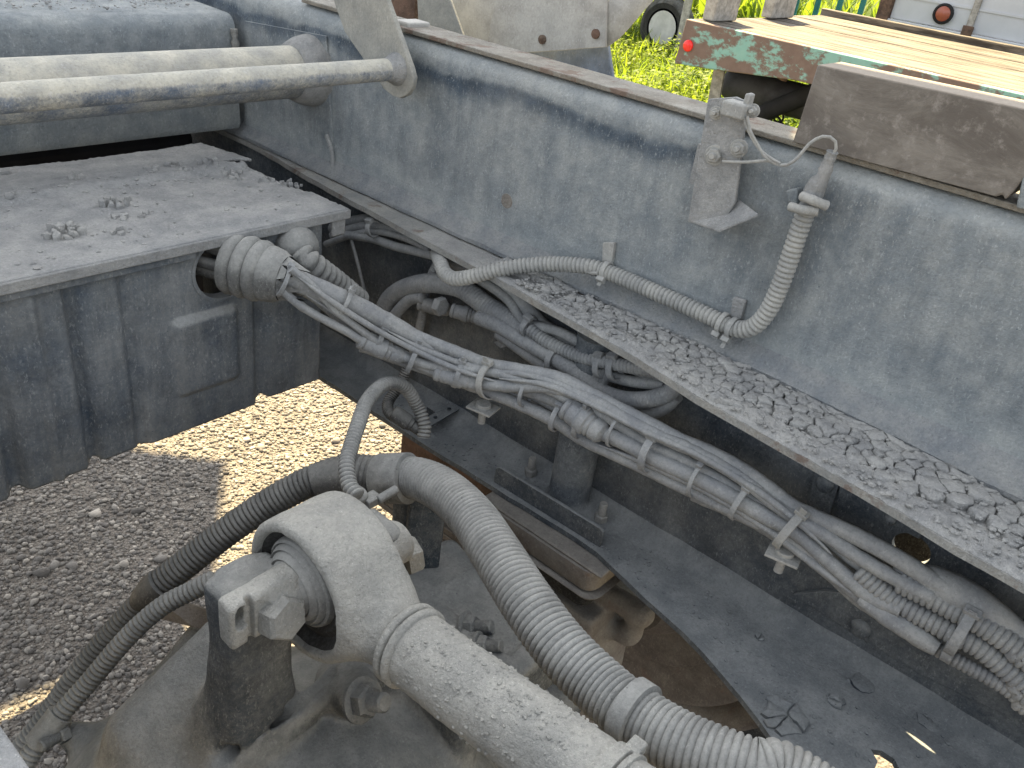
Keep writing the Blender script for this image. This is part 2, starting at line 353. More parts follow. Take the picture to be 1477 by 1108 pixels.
def mat_grass():
    s = NT('sunlit_weeds'); a = s.n('ShaderNodeAttribute', attribute_name='shade')
    col = s.mix(a.outputs['Fac'], (0.05, 0.11, 0.010), (0.17, 0.21, 0.02)); s.out(col, 0.6)
    tr = s.n('ShaderNodeBsdfTranslucent'); s.l(s.mix(0.5, col, (0.30, 0.40, 0.02)), tr.inputs[0]); mx = s.n('ShaderNodeMixShader'); mx.inputs[0].default_value = 0.5
    s.l(s.b.outputs[0], mx.inputs[1]); s.l(tr.outputs[0], mx.inputs[2])
    s.l(mx.outputs[0], s.t.nodes['Material Output'].inputs[0]); return s.m
M['grass'] = mat_grass()

# ------------------------------------------------------------------ setting: ground, gravel, weeds
GZ = -H
m = MB(); m.add([(-60, -60, GZ), (120, -60, GZ), (120, 120, GZ), (-60, 120, GZ)], [(0, 1, 2, 3)])
tag(m.build('ground', M['ground']), kind='structure')
def ico():
    bm = bmesh.new(); bmesh.ops.create_icosphere(bm, subdivisions=1, radius=1); v = np.array([q.co[:] for q in bm.verts]); f = np.array([[x.index for x in t.verts] for t in bm.faces]); bm.free(); return v, f
def scatter(name, mat, base_v, base_f, loc, scl, rots, shade, label, jit=0.0, cat=None):
    n = len(loc); k = len(base_v)
    vs = base_v[None] * scl[:, None, :]
    if jit: vs = vs * (1 + rng.normal(0, jit, (n, k, 1)))
    c, s_ = np.cos(rots), np.sin(rots)
    x = vs[..., 0] * c[:, None] - vs[..., 1] * s_[:, None]; y = vs[..., 0] * s_[:, None] + vs[..., 1] * c[:, None]
    vs = np.stack([x, y, vs[..., 2]], -1) + loc[:, None, :]
    fs = (base_f[None] + (np.arange(n) * k)[:, None, None]).reshape(-1, base_f.shape[1])
    me = bpy.data.meshes.new(name); nv = n * k; nf = len(fs); q = base_f.shape[1]
    me.vertices.add(nv); me.vertices.foreach_set('co', vs.reshape(-1))
    me.loops.add(nf * q); me.loops.foreach_set('vertex_index', fs.reshape(-1).astype(np.int32))
    me.polygons.add(nf); me.polygons.foreach_set('loop_start', np.arange(0, nf * q, q, dtype=np.int32))
    me.update(calc_edges=True)
    at = me.attributes.new('shade', 'FLOAT', 'POINT'); at.data.foreach_set('value', np.repeat(shade, k).astype(np.float32))
    me.materials.append(mat); o = bpy.data.objects.new(name, me); scn.collection.objects.link(o); o.location = (0, 0, H)
    return tag(o, label, cat, kind='stuff')
iv, if_ = ico()
def gravel_pts(n, x0, x1, y0, y1, smin_, smax, pw=2.2):
    s = smin_ + (smax - smin_) * rng.random(n) ** pw
    loc = np.stack([rng.uniform(x0, x1, n), rng.uniform(y0, y1, n), np.full(n, GZ) + s * 0.25], 1); return loc, s
l1, s1 = gravel_pts(52000, 0.15, 2.1, 1.05, 2.7, 0.0022, 0.0090, 3.2); l2, s2 = gravel_pts(2500, 1.3, 3.2, -0.4, 1.1, 0.007, 0.02)
l3, s3 = gravel_pts(240, 0.3, 2.0, 1.1, 2.6, 0.008, 0.017, 2.0)
loc = np.vstack([l1, l2, l3]); s_ = np.concatenate([s1, s2, s3]); n = len(loc)
scl = np.stack([s_ * rng.uniform(0.8, 1.35, n), s_ * rng.uniform(0.7, 1.1, n), s_ * rng.uniform(0.4, 0.7, n)], 1)
scatter('gravel', M['gravel'], iv, if_, loc, scl, rng.uniform(0, 6.28, n), rng.random(n), 'grey and brown gravel stones on the ground under the truck', 0.2, 'gravel')
# weeds: each blade a bent three-quad leaf
bv = np.array([[-.5, 0, 0], [.5, 0, 0], [-.55, .12, .4], [.55, .12, .4], [-.35, .4, .75], [.35, .4, .75], [0, .8, 1.0], [0.02, .8, 1.0]], float)
bf = np.array([[0, 1, 3, 2], [2, 3, 5, 4], [4, 5, 7, 6]])
def weeds(n, fn, hmin, hmax, wid):
    loc = fn(n); h = rng.uniform(hmin, hmax, n) * (0.5 + rng.random(n) * 0.8)
    return loc, np.stack([np.full(n, wid) * rng.uniform(.6, 1.6, n), h * rng.uniform(.3, .9, n), h], 1)
def area(n):
    x = 4.6 + 12.4 * rng.random(n) ** 1.3; y = 0.18 * x + 0.67 * x * rng.random(n); 
    cl = 0.5 + 0.5 * np.sin(x * 3.1 + 1.7 * np.sin(y * 2.3)) * np.sin(y * 2.7 + x)
    return np.stack([x, y, np.full(n, GZ) + 0.0 * cl], 1)
la, sa = weeds(36000, area, 0.10, 0.34, 0.016)
lb, sb = weeds(54000, area, 0.03, 0.07, 0.03); hgt = 0.5 + 0.5 * np.sin(lb[:, 0] * 2.3 + 1.3 * np.sin(lb[:, 1] * 1.9)) * np.sin(lb[:, 1] * 2.9); lb[:, 2] += rng.random(54000) ** 0.8 * (0.12 + 0.42 * hgt); sb[:, 2] = rng.uniform(-0.02, 0.03, 54000); sb[:, 1] = rng.uniform(.04, .10, 54000); sb[:, 0] = rng.uniform(.015, .035, 54000)
def far_area(n):
    x = 13 + 32 * rng.random(n) ** 1.4; return np.stack([x, x * rng.uniform(0.12, 0.75, n), np.full(n, GZ)], 1)
lc, sc = weeds(16000, far_area, 0.3, 0.7, 0.07)
loc = np.vstack([la, lb, lc]); scl = np.vstack([sa, sb, sc]); n = len(loc)
patch = 0.5 + 0.3 * np.sin(loc[:, 0] * 2.1) * np.sin(loc[:, 1] * 1.7 + 1); 
scatter('grass', M['grass'], bv, bf, loc, scl, rng.uniform(0, 6.28, n), np.clip(patch + rng.normal(0, .25, n), 0, 1), 'bright sunlit green weeds and grass behind the truck', 0.0, 'grass')

# ------------------------------------------------------------------ unseen plates standing in for a raised dump body, shaped to cast the shade
tsh = lambda z: (z - GZ) / math.tan(SUN_EL)
def up(pt, z): return V(pt[0] + SUN_H[0] * tsh(z), pt[1] + SUN_H[1] * tsh(z), z)
body = thing('shade_plates', 'unseen grey plates added above the truck frame to shade it', 'shade plates', up((0.2, 0.5), 2.2))
ZB = 2.2
m = MB(); m.slab([up(p, ZB) for p in [(-0.75, -1.3), (0.50, -1.3), (0.50, -0.36), (0.60, -0.32), (0.60, 1.12), (0.80, 1.38), (-0.75, 1.54)]], (0, 0, 0.012)); m.build('near_shade_plate', M['greyplate'], body)
m = MB(); m.slab([up(p, ZB) for p in [(-0.75, 1.60), (0.80, 1.44), (1.17, 1.96), (0.55, 2.75), (-0.75, 2.9)]], (0, 0, 0.012)); m.build('far_shade_plate', M['greyplate'], body)  # outline and slit shaped to leave a strip of sunlit ground
for k in range(5):
    c = up((-0.1, -1.0 + k * 0.5), ZB + 0.065); MB().box(c, (1.1, 0.06, 0.1)).build('shade_plate_rib', M['greyplate'], body)

# ------------------------------------------------------------------ subframe rail (upper)
sub = thing('subframe_rail', 'dusty blue-grey subframe rail running diagonally, carrying the timber block on top', 'rail', (1.03, 0.8, -0.503))
def extrude_y(prof, ys, closed=True):
    mm = MB(); n = len(prof); vs = []
    for y in ys: vs += [(p[0], y, p[1]) for p in prof]
    fs = []
    for i in range(len(ys) - 1):
        for k in range(n if closed else n - 1):
            k2 = (k + 1) % n; fs.append((i * n + k, i * n + k2, (i + 1) * n + k2, (i + 1) * n + k))
    if closed: fs += [tuple(range(n)), tuple((len(ys) - 1) * n + k for k in range(n))[::-1]]
    return mm.add(vs, fs)
arc = [(1.030 - 0.030 * math.cos(a), -0.258 + 0.028 * math.sin(a)) for a in np.linspace(0, math.pi / 2, 7)]
prof = [(1.0, -0.504), (1.0, -0.262)] + arc[1:] + [(1.085, -0.230), (1.085, -0.238), (1.034, -0.238)] + [(1.030 - 0.022 * math.cos(a), -0.258 + 0.020 * math.sin(a)) for a in np.linspace(math.pi / 2, 0, 5)] + [(1.008, -0.504)]
extrude_y(prof, np.linspace(-0.9, 3.2, 30)).build('web', M['web'], sub, angle=50)
# foot of the web: slanted fillet full of dust that widens towards the near end
ys = np.linspace(-0.9, 3.2, 90); vs = []; fs = []
for i, y in enumerate(ys):
    e = float(np.interp(y, [-.9, 0.013, .158, .246, .454, .75, 1.5], [.945, .952, .965, .971, .981, .976, .978])) + 0.0012 * math.sin(y * 47); j = 0.0015 * math.sin(y * 61) + 0.001 * math.sin(y * 143)
    w_ = 1 - e; vs += [(1.0005, y, -0.4785), (0.9985 - abs(j) * .5, y, -0.4815), (1 - w_ * .45 + j, y, -0.494), (e, y, -0.5005 + j * .5), (e, y, -0.5065), (1.008, y, -0.5065)]
for i in range(len(ys) - 1):
    for k in range(6): fs.append((i * 6 + k, i * 6 + (k + 1) % 6, (i + 1) * 6 + (k + 1) % 6, (i + 1) * 6 + k))
MB().add(vs, fs).build('bottom_flange', M['fillet'], sub, angle=60)
MB().bb(1.010, 1.082, -0.9, 1.36, -0.2285, -0.2215).build('cap_strip', M['cap'], sub, bevel=0.0015)
# stiffener plate inside the web behind the hinge plate
MB().slab([P(476, 150, X=0.996), P(482, 246, X=0.996), P(352, 182, X=0.996), P(352, 30, X=0.996), P(470, 52, X=0.996)], (0.0045, 0, 0)).build('doubler_plate', M['web'], sub, bevel=0.001)
# plug weld on the web, weld bead on the stiffener
c = P(731, 290, X=1.0); mm = MB(); mm.lathe(c + V(0.001, 0, 0), (-1, 0, 0), [(0, 0.012), (0.0015, 0.0115), (0.002, 0.0085), (0.0012, 0.006), (0.0014, 0.0035), (0.0022, 0.001)], 20); mm.build('plug_weld', M['tray'], sub)
mm = MB(); mm.tube([P(471, 195, X=0.994), P(478, 215, X=0.993), P(480, 240, X=0.994)], 0.004, 8, jit=0.0006); mm.build('weld_bead', M['thickdust'], sub)
MB().box(P(594, 43, X=1.045) + V(0, 0, 0.0), (0.05, 0.035, 0.028)).build('stop_block', M['ochre'], sub, bevel=0.003)

# ------------------------------------------------------------------ chassis rail (lower)
cha = thing('chassis_rail', 'dark dusty chassis rail with a round hole, lying under the blue-grey subframe rail', 'rail', (0.95, 0.5, -0.865))
def wig(y, a=0.0012): return a * (math.sin(y * 83) + math.sin(y * 197 + 1) + math.sin(y * 41 + 2))
topedge = [(2.6, .985), (1.46, .979), (1.325, .961), (1.14, .943), (.91, .925), (.718, .91), (.5, .885), (.379, .863), (.278, .851), (.19, .842), (.11, .833), (.035, .822), (-.1, .81), (-.7, .80)]
def edge_at(tab, y):
    a = sorted(tab); return float(np.interp(y, [q[0] for q in a], [q[1] for q in a]))
def flange(name, tab, z0, z1, xin, mat, y0=-0.7, y1=3.2, n=110, hole=None):
    ys = np.linspace(y0, y1, n); out = [V(edge_at(tab, y) + wig(y, 0.0006), y, z1) for y in ys]; inn = [V(xin, y1, z1), V(xin, y0, z1)]
    return MB().slab(out + inn, (0, 0, z0 - z1), holes=[hole] if hole else []).build(name, mat, cha, bevel=0)
flange('top_flange', topedge, -0.519, -0.5095, 1.04, M['edge'])
botedge = [(3.0, .891), (1.144, .891), (.837, .891), (.5, .903), (.42, .885), (.283, .856), (.2, .825), (.1, .776), (0, .72), (-.7, .5)]
hol = [P(*q, Z=-0.855) for q in [(1256, 1081), (1272, 1083), (1290, 1095), (1303, 1120), (1282, 1128), (1276, 1112), (1262, 1108), (1266, 1098)]]
flange('bottom_flange', botedge, -0.864, -0.855, 1.01, M['chassis'], hole=hol)
c = P(1314, 792, X=1.0); hole = [c + V(0, 0.0235 * math.cos(a), 0.021 * math.sin(a)) for a in np.linspace(0, 2 * math.pi, 29)[:-1]]
MB().slab([V(1.0, -0.7, -0.519), V(1.0, 3.2, -0.519), V(1.0, 3.2, -0.855), V(1.0, -0.7, -0.855)], (0.009, 0, 0), holes=[hole]).build('web', M['chassis'], cha)
# dust fillet along the foot of the web
mm = MB(); pts = []; ys = np.linspace(-0.7, 2.4, 80)
vs = []; fs = []
for y in ys:
    j = 0.0012 * math.sin(y * 23) + 0.0008 * math.sin(y * 67); vs += [(1.0005, y, -0.832 + j), (0.994, y, -0.845 + j * .5), (0.972 + j, y, -0.8535), (0.955 + j, y, -0.8555)]
for i in range(79):
    for k in range(3): fs.append((i * 4 + k, i * 4 + k + 1, i * 4 + 5 + k, i * 4 + 4 + k))
mm.add(vs, fs).build('dust_fillet', M['chassis'], cha, angle=80)
# reinforcing plate with a round rivet on the near foot of the web
pl = MB().slab([P(1143, 858, X=0.992), P(1185, 853, X=0.992), P(1262, 858, X=0.992), P(1477, 960, X=0.992), P(1620, 1030, X=0.992), P(1620, 1100, X=0.992), P(1477, 1046, X=0.992), P(1330, 975, X=0.992), P(1232, 915, X=0.992)], (0.008, 0, 0)).build('gusset_plate', M['chassis'], cha, bevel=0.0015)
def rivet(px, py, X, r, par): 
    mm = MB(); mm.lathe(P(px, py, X=X) + V(0.002, 0, 0), (-1, 0, 0), [(0, r), (0.004, r), (0.008, r * 0.85), (0.0105, r * 0.55), (0.0115, r * 0.15)], 20); mm.build('rivet', M['chassis'], par)
rivet(1241, 906, 0.992, 0.014, pl)
st = MB().slab([P(1178, 672, X=0.993), P(1212, 690, X=0.993), P(1196, 745, X=0.993), P(1160, 735, X=0.993)], (0.007, 0, 0)).build('strap_plate', M['chassis'], cha, bevel=0.001)
rivet(1190, 698, 0.993, 0.012, st)
MB().slab([P(1212, 700, X=0.994), P(1330, 762, X=0.994), P(1326, 778, X=0.994), P(1208, 716, X=0.994)], (0.006, 0, 0)).build('strap_plate', M['chassis'], cha, bevel=0.001)
rivet(1285, 748, 0.994, 0.008, cha); rivet(1358, 775, 1.0, 0.01, cha)
# vertical tube standing on the bottom flange
c = P(820, 716, Z=-0.8545); 
mm = MB(); mm.lathe(c, (0, 0, 1), [(0, 0.040), (0.004, 0.0375), (0.010, 0.034), (0.30, 0.034)], 28); mm.build('post', M['chassis'], cha, angle=50)
# upright strip along the flange edge, two studs with nuts
a, b = P(712, 695, Z=-0.8545), P(865, 790, Z=-0.8545); d = unit(b - a)
sp = MB().slab([a, b, b + V(0, 0, 0.030), b + V(0, 0, 0.034) - d * 0.008, a + V(0, 0, 0.034) + d * 0.008, a + V(0, 0, 0.028)], (0.006, 0, 0)).build('angle_strip', M['chassis'], cha, bevel=0.0012)
for px, py in ((765, 684), (866, 750)):
    c = P(px, py, Z=-0.854); mm = MB(); mm.lathe(c, (0, 0, 1), [(0, 0.011), (0.010, 0.011), (0.0115, 0.0095)], hexa=True, twist=random.random()); mm.lathe(c, (0, 0, 1), [(0.009, 0.0066), (0.032, 0.0066), (0.034, 0.0055)], 14); mm.build('stud_and_nut', M['bolt'], cha, angle=30)
# small perforated bracket on the flange
mm = MB(); q = [P(612, 604, Z=-0.835), P(668, 572, Z=-0.835), P(679, 580, Z=-0.835), P(622, 614, Z=-0.835)]
hh = [[P(px + 3.2 * math.cos(t), py + 2.4 * math.sin(t), Z=-0.835) for t in np.linspace(0, 6.28, 9)[:-1]] for px, py in ((628, 602), (648, 590))]
mm.slab(q, (0, 0, -0.003), holes=hh); mm.build('perforated_bracket', M['chassis'], cha)
MB().bb(0.955, 0.985, q[1][1] - 0.01, q[1][1] + 0.015, -0.8548, -0.834).build('bracket_foot', M['chassis'], cha, bevel=0.001)

# bump stop block under the flange
bs = thing('bump_stop', 'rust-flecked steel bump stop tray bolted under the chassis flange', 'bump stop', (0.91, 0.57, -0.92))
y0, y1 = 0.455, 0.69
MB().bb(0.872, 0.99, y0 - 0.005, y1 + 0.005, -0.871, -0.866).build('upper_plate', M['tray'], bs, bevel=0.002)
mm = MB(); 
def tray(x0, x1, ya, yb, z0, z1, ch, n=5):
    def ringp(z, ins):
        o = []
        for cx_, cy_, a0 in ((x1 - ch, yb - ch, 0), (x0 + ch, yb - ch, 90), (x0 + ch, ya + ch, 180), (x1 - ch, ya + ch, 270)):
            for k in range(n): t = math.radians(a0 + 90 * k / (n - 1)); o.append((cx_ + (ch - ins) * math.cos(t), cy_ + (ch - ins) * math.sin(t), z))
        return o
    L = [ringp(z1, 0), ringp(z0 + 0.006, 0), ringp(z0, 0.005)]; k = len(L[0]); vs = sum(L, []); fs = []
    for i in range(2):
        for j in range(k): fs.append((i * k + j, i * k + (j + 1) % k, (i + 1) * k + (j + 1) % k, (i + 1) * k + j))
    fs += [tuple(range(k)), tuple(2 * k + j for j in range(k))[::-1]]; return MB().add(vs, fs)
tray(0.868, 0.985, y0 + 0.004, y1 - 0.004, -0.912, -0.8712, 0.022).build('tray', M['tray'], bs, angle=50)
tray(0.860, 0.99, y0 - 0.006, y1 + 0.004, -0.919, -0.9125, 0.024).build('rim', M['tray'], bs, angle=50)
tray(0.885, 0.98, y0 + 0.02, y1 - 0.02, -0.965, -0.9195, 0.02).build('rubber_pad', M['rubber'], bs, angle=50)

# near-side rail, only its edge shows in the bottom left corner
nr = thing('chassis_rail', 'pale dusty edge of the near chassis rail in the bottom left corner', 'rail', (0.0, 0.5, -0.865))
x = P(0, 1045, Z=-0.515)[0]
MB().bb(x - 0.11, x, -0.7, 3.2, -0.524, -0.515).build('top_flange', M['thickdust'], nr, bevel=0.002)
MB().bb(x - 0.12, x - 0.1105, -0.7, 3.2, -0.87, -0.515).build('web', M['chassis'], nr)
MB().bb(x - 0.11, x - 0.02, -0.7, 3.2, -0.87, -0.861).build('bottom_flange', M['chassis'], nr)

# ------------------------------------------------------------------ box-shaped cross cover in front
cov = thing('crossmember_cover', 'large dusty steel box cover between the rails with pressed ribs and a cable hole', 'cover', (0.45, 1.15, -0.76))
YF = 1.0; ZT = -0.469; ZBm = -0.757
hc = P(322, 388, Y=YF); HR = 0.045
RIBS = [0.305, 0.335, 0.385, 0.415, 0.470, 0.700]
def rib(x, c, w_): return math.exp(-((x - c) / w_) ** 4)
def face_y(x, z):
    y = YF
    for c, w_, a in ((0.300, .012, .014), (0.352, .005, -.005), (0.400, .009, .012), (0.470, 0.010, .008), (0.668, .011, .011), (0.225, .012, .012), (0.14, .012, .012)): y += a * rib(x, c, w_) * (1 if z < ZT - 0.03 else max(0, (ZT - z) / 0.03))
    # raised rounded patch
    dx = abs(x - 0.578) - 0.040; dz = abs(z + 0.635) - 0.052; rr = math.hypot(max(dx, 0), max(dz, 0)) + min(max(dx, dz), 0)
    y -= 0.008 * max(0, min(1, (0.012 - rr) / 0.010))
    y += 0.002 * math.sin(x * 9 + z * 5)
    return y
nx, nz = 200, 84; xs = np.linspace(0.05, 0.778, nx); vs = []; fs = []
def zbot(x):
    b = -0.757 + (0.004 if x > 0.668 else 0) + (0.003 if 0.40 < x < 0.47 else 0)
    for c in (0.300, 0.400, 0.668, 0.225, 0.14): b += 0.005 * rib(x, c, 0.010)
    return b
for i, x in enumerate(xs):
    for k in range(nz + 1): z = ZT + (zbot(x) - ZT) * k / nz; vs.append((x, face_y(x, z), z))
for i in range(nx - 1):
    for k in range(nz):
        q = (i * (nz + 1) + k, (i + 1) * (nz + 1) + k, (i + 1) * (nz + 1) + k + 1, i * (nz + 1) + k + 1)
        cc = np.mean([vs[t] for t in q], axis=0)
        if math.hypot(cc[0] - hc[0], cc[2] - hc[2]) > HR: fs.append(q)
pm = MB().add(vs, fs).build('front_panel', M['cover'], cov, angle=60)
sol = pm.modifiers.new('thickness', 'SOLIDIFY'); sol.thickness = 0.003; sol.offset = 0
mm = MB(); mm.lathe(hc + V(0, 0.004, 0), (0, -1, 0), [(0, HR + 0.004), (0.0062, HR + 0.004), (0.0066, HR + 0.002), (0.006, HR - 0.001), (-0.012, HR - 0.002), (-0.012, HR)], 36, cap=False); mm.build('hole_collar', M['cover'], cov, angle=50)
MB().bb(0.774, 0.782, YF + 0.004, 1.34, -0.752, ZT).build('end_panel', M['cover'], cov, bevel=0.001)
MB().bb(0.05, 0.776, 1.382, 1.389, -0.757, ZT - 0.012).build('back_panel', M['cover'], cov)
MB().bb(0.05, 0.772, YF + 0.02, 1.333, -0.75, -0.745).build('floor_panel', M['chassis'], cov)
# top plate: slightly uneven sheet with a turned-down lip, a dirt hole at its far right
def top_z(x, y):
    z = ZT + 0.005 + 0.0012 * math.sin(x * 17 + y * 9) + 0.0008 * math.sin(x * 41) 
    if y > 1.225: z += 0.006 * min(1, (y - 1.225) / 0.012) - 0.10 * max(0, y - 1.24)
    z += 0.0014 * max(0, math.sin(x * 67 + 2 * math.sin(y * 51)) * math.sin(y * 83 + x * 20)) 
    return z
nx, ny = 170, 80; xs = np.linspace(0.04, 0.822, nx); ysv = np.linspace(YF - 0.0125, 1.40, ny); vs = []; fs = []
for x in xs:
    for y in ysv: vs.append((x, y, (top_z(x, y) + rng.normal(0, 0.0004)) if y > 1.012 else ZT + 0.006))
g1, g2, g3, g4 = P(322, 238, Z=-0.46), P(385, 236, Z=-0.46), P(470, 286, Z=-0.46), P(400, 262, Z=-0.46)
def in_gap(x, y):
    # ragged slot between the top plate and the rail
    px = (x - g1[0]); lim = np.interp(x, [g1[0], g1[0] + 0.03, 0.80, 0.84], [1.262, 1.235, 1.12, 1.05]) + 0.006 * math.sin(x * 260)
    hi = np.interp(x, [g1[0], g1[0] + 0.03, 0.84], [1.262, 1.262, 1.222])
    return x > g1[0] and lim < y < hi
for i in range(nx - 1):
    for k in range(ny - 1):
        cxy = ((xs[i] + xs[i + 1]) / 2, (ysv[k] + ysv[k + 1]) / 2)
        if not in_gap(*cxy): fs.append((i * ny + k, (i + 1) * ny + k, (i + 1) * ny + k + 1, i * ny + k + 1))
tp = MB().add(vs, fs).build('top_plate', M['thickdust'], cov, angle=60)
sol = tp.modifiers.new('thickness', 'SOLIDIFY'); sol.thickness = 0.004; sol.offset = 1
MB().bb(0.04, 0.565, YF - 0.0105, YF - 0.0065, ZT - 0.016, ZT + 0.001).build('lip', M['cover'], cov, bevel=0.001)
MB().bb(0.038, 0.823, YF - 0.0165, YF - 0.0127, ZT - 0.005, ZT + 0.0095).build('front_edge', M['thickdust'], cov, bevel=0.0016)
MB().bb(0.792, 0.818, YF - 0.012, YF - 0.004, ZT - 0.032, ZT + 0.002).build('corner_tab', M['thickdust'], cov, bevel=0.004)
# dark gearbox behind the cover
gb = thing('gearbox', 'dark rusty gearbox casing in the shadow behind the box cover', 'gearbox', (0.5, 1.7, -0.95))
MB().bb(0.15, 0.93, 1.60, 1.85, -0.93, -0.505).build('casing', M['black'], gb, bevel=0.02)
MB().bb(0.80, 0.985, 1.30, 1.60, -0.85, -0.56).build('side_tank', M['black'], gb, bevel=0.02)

# ------------------------------------------------------------------ cross beam, cross tube, hinge bar
cb = thing('crossmember', 'dusty blue-grey cross beam with rounded top edge at the top left', 'crossmember', (0.5, 1.62, -0.49))
prof = [(1.52, -0.488), (1.515, -0.478)] + [(1.52 + 0.026 * (1 - math.cos(a)), -0.305 + 0.028 * math.sin(a)) for a in np.linspace(0, math.pi / 2, 6)] + [(1.80, -0.272), (1.80, -0.488)]
vs = []; n = len(prof); xx = np.linspace(0.0, 0.978, 40)
for x in xx: vs += [(x, p[0], p[1]) for p in prof]
fs = [(i * n + k, i * n + (k + 1) % n, (i + 1) * n + (k + 1) % n, (i + 1) * n + k) for i in range(39) for k in range(n)] + [tuple(range(n)), tuple(39 * n + k for k in range(n))]
MB().add(vs, fs).build('beam', M['web'], cb, angle=50)
mm = MB(); mm.tube([(0.97, 1.512, -0.30), (0.972, 1.510, -0.36), (0.97, 1.511, -0.40)], 0.006, 8, jit=0.001); mm.build('weld_bead', M['edge'], cb)
ct = thing('cross_tube', 'thick dusty steel cross tube with a welded end collar', 'tube', (0.5, 1.315, -0.38))
mm = MB(); mm.lathe((0.0, 1.315, -0.335), (1, 0, 0), [(0, 0.044), (0.97, 0.044)], 36); mm.build('tube', M['bar'], ct)
mm = MB(); mm.lathe((0.955, 1.315, -0.335), (1, 0, 0), [(0, 0.0442), (0.002, 0.050), (0.02, 0.058), (0.041, 0.062), (0.045, 0.062)], 36); mm.build('end_collar', M['thickdust'], ct, angle=50)
hb = thing('hinge_bar', 'slim worn pipe in front of the cross tube, held by a rounded hinge plate', 'bar', (0.6, 1.034, -0.29))
mm = MB(); mm.lathe((0.0, 1.034, -0.270), (1, 0, 0), [(i * 0.024, 0.0165 + rng.normal(0, 0.00015)) for i in range(40)], 28); mm.build('pipe', M['bar'], hb, angle=60)
mm = MB(); mm.lathe((0.925, 1.034, -0.270), (1, 0, 0), [(0, 0.0165), (0.008, 0.019), (0.018, 0.024), (0.0215, 0.025)], 28); mm.build('weld_collar', M['thickdust'], hb, angle=50)
pp = [(468, -40), (553, -40), (558, 2), (575, 50), (592, 97), (596, 112), (594, 126), (587, 137), (577, 142), (566, 138), (553, 128), (520, 80), (497, 46), (484, 10)]
MB().slab([P(*q, X=0.946) for q in pp], (0.010, 0, 0)).build('hinge_plate', M['greyplate'], hb, bevel=0.0015)

# ------------------------------------------------------------------ dried mud: cracked flakes on the chassis ledge, clods on the box cover
def clip(poly, p, n):
    out = []
    for i in range(len(poly)):
        a, b = poly[i], poly[(i + 1) % len(poly)]; da, db = (a - p) @ n, (b - p) @ n
        if da <= 0: out.append(a)
        if da * db < 0: out.append(a + (b - a) * (da / (da - db)))
    return out
def flake_mesh(poly, h, gap, jit, tilt, base_z, seedv):
    poly = np.array(poly); c = poly.mean(0); pts = []
    for i in range(len(poly)):
        a, b = poly[i], poly[(i + 1) % len(poly)]; L = np.linalg.norm(b - a); k = max(1, int(L / 0.006))
        for j in range(k): pts.append(a + (b - a) * j / k)
    pts = np.array(pts); d = pts - c; r = np.linalg.norm(d, axis=1, keepdims=True)
    pts = c + d * np.maximum(0.2, (r - gap)) / np.maximum(r, 1e-6) if False else c + d * np.clip(1 - gap / np.maximum(r, 1e-6), 0.3, 1)
    pts = pts + rng.normal(0, jit, pts.shape); n = len(pts); tx, ty = tilt
    zt = lambda q: base_z + h + tx * (q[0] - c[0]) + ty * (q[1] - c[1])
    vs = [(q[0], q[1], base_z - 0.0005) for q in pts] + [(q[0], q[1], zt(q) - 0.0012 + rng.normal(0, 0.0005)) for q in pts]
    ins = c + (pts - c) * 0.86; vs += [(q[0], q[1], zt(q) + rng.normal(0, 0.0006)) for q in ins]; vs.append((c[0], c[1], zt(c) + 0.0006))
    fs = []
    for i in range(n):
        j = (i + 1) % n; fs += [(i, j, n + j, n + i), (n + i, n + j, 2 * n + j, 2 * n + i), (2 * n + i, 2 * n + j, 3 * n)]
    return vs, fs
mud = thing('dried_mud', 'pale grey cracked dried mud lying along the ledge of the chassis rail', 'mud', (0.9, 0.3, -0.5095))
LZ = -0.5095
seam = lambda y: float(np.interp(y, [-0.9, 0.013, 0.158, 0.246, 0.454, 0.75], [0.943, 0.950, 0.963, 0.969, 0.979, 0.974])) - 0.0015
lo_x = lambda y: edge_at(topedge, y)
# under-layer of settled dust, thick and lumpy
ys = np.linspace(-0.7, 0.95, 340); vs = []; fs = []; K = 22
for y in ys:
    a, b = lo_x(y) + 0.0012, seam(y) + 0.001; den = min(1, max(0.0, (0.86 - y) / 0.3))
    for k in range(K + 1):
        t = k / K; x = a + (b - a) * t
        lump = 0.0035 * max(0, math.sin(x * 190 + 3 * math.sin(y * 60)) * math.sin(y * 150 + 2 * math.sin(x * 90))) + rng.normal(0, 0.0006)
        z = LZ + 0.0006 + den * (0.002 + 0.005 * math.sin(min(1, t * 4) * math.pi / 2) * (1 if t > 0 else 0) + lump * 1.0) * (1 if t < 0.28 else 0.15)
        vs.append((x + (rng.normal(0, 0.0008) if k == 0 else 0), y, z if 0 < k else LZ + 0.0004))
for i in range(len(ys) - 1):
    for k in range(K): q = i * (K + 1) + k; fs.append((q, q + 1, q + K + 2, q + K + 1))
tag(MB().add(vs, fs).build('dust_layer', M['mud'], mud, angle=80), kind='stuff')
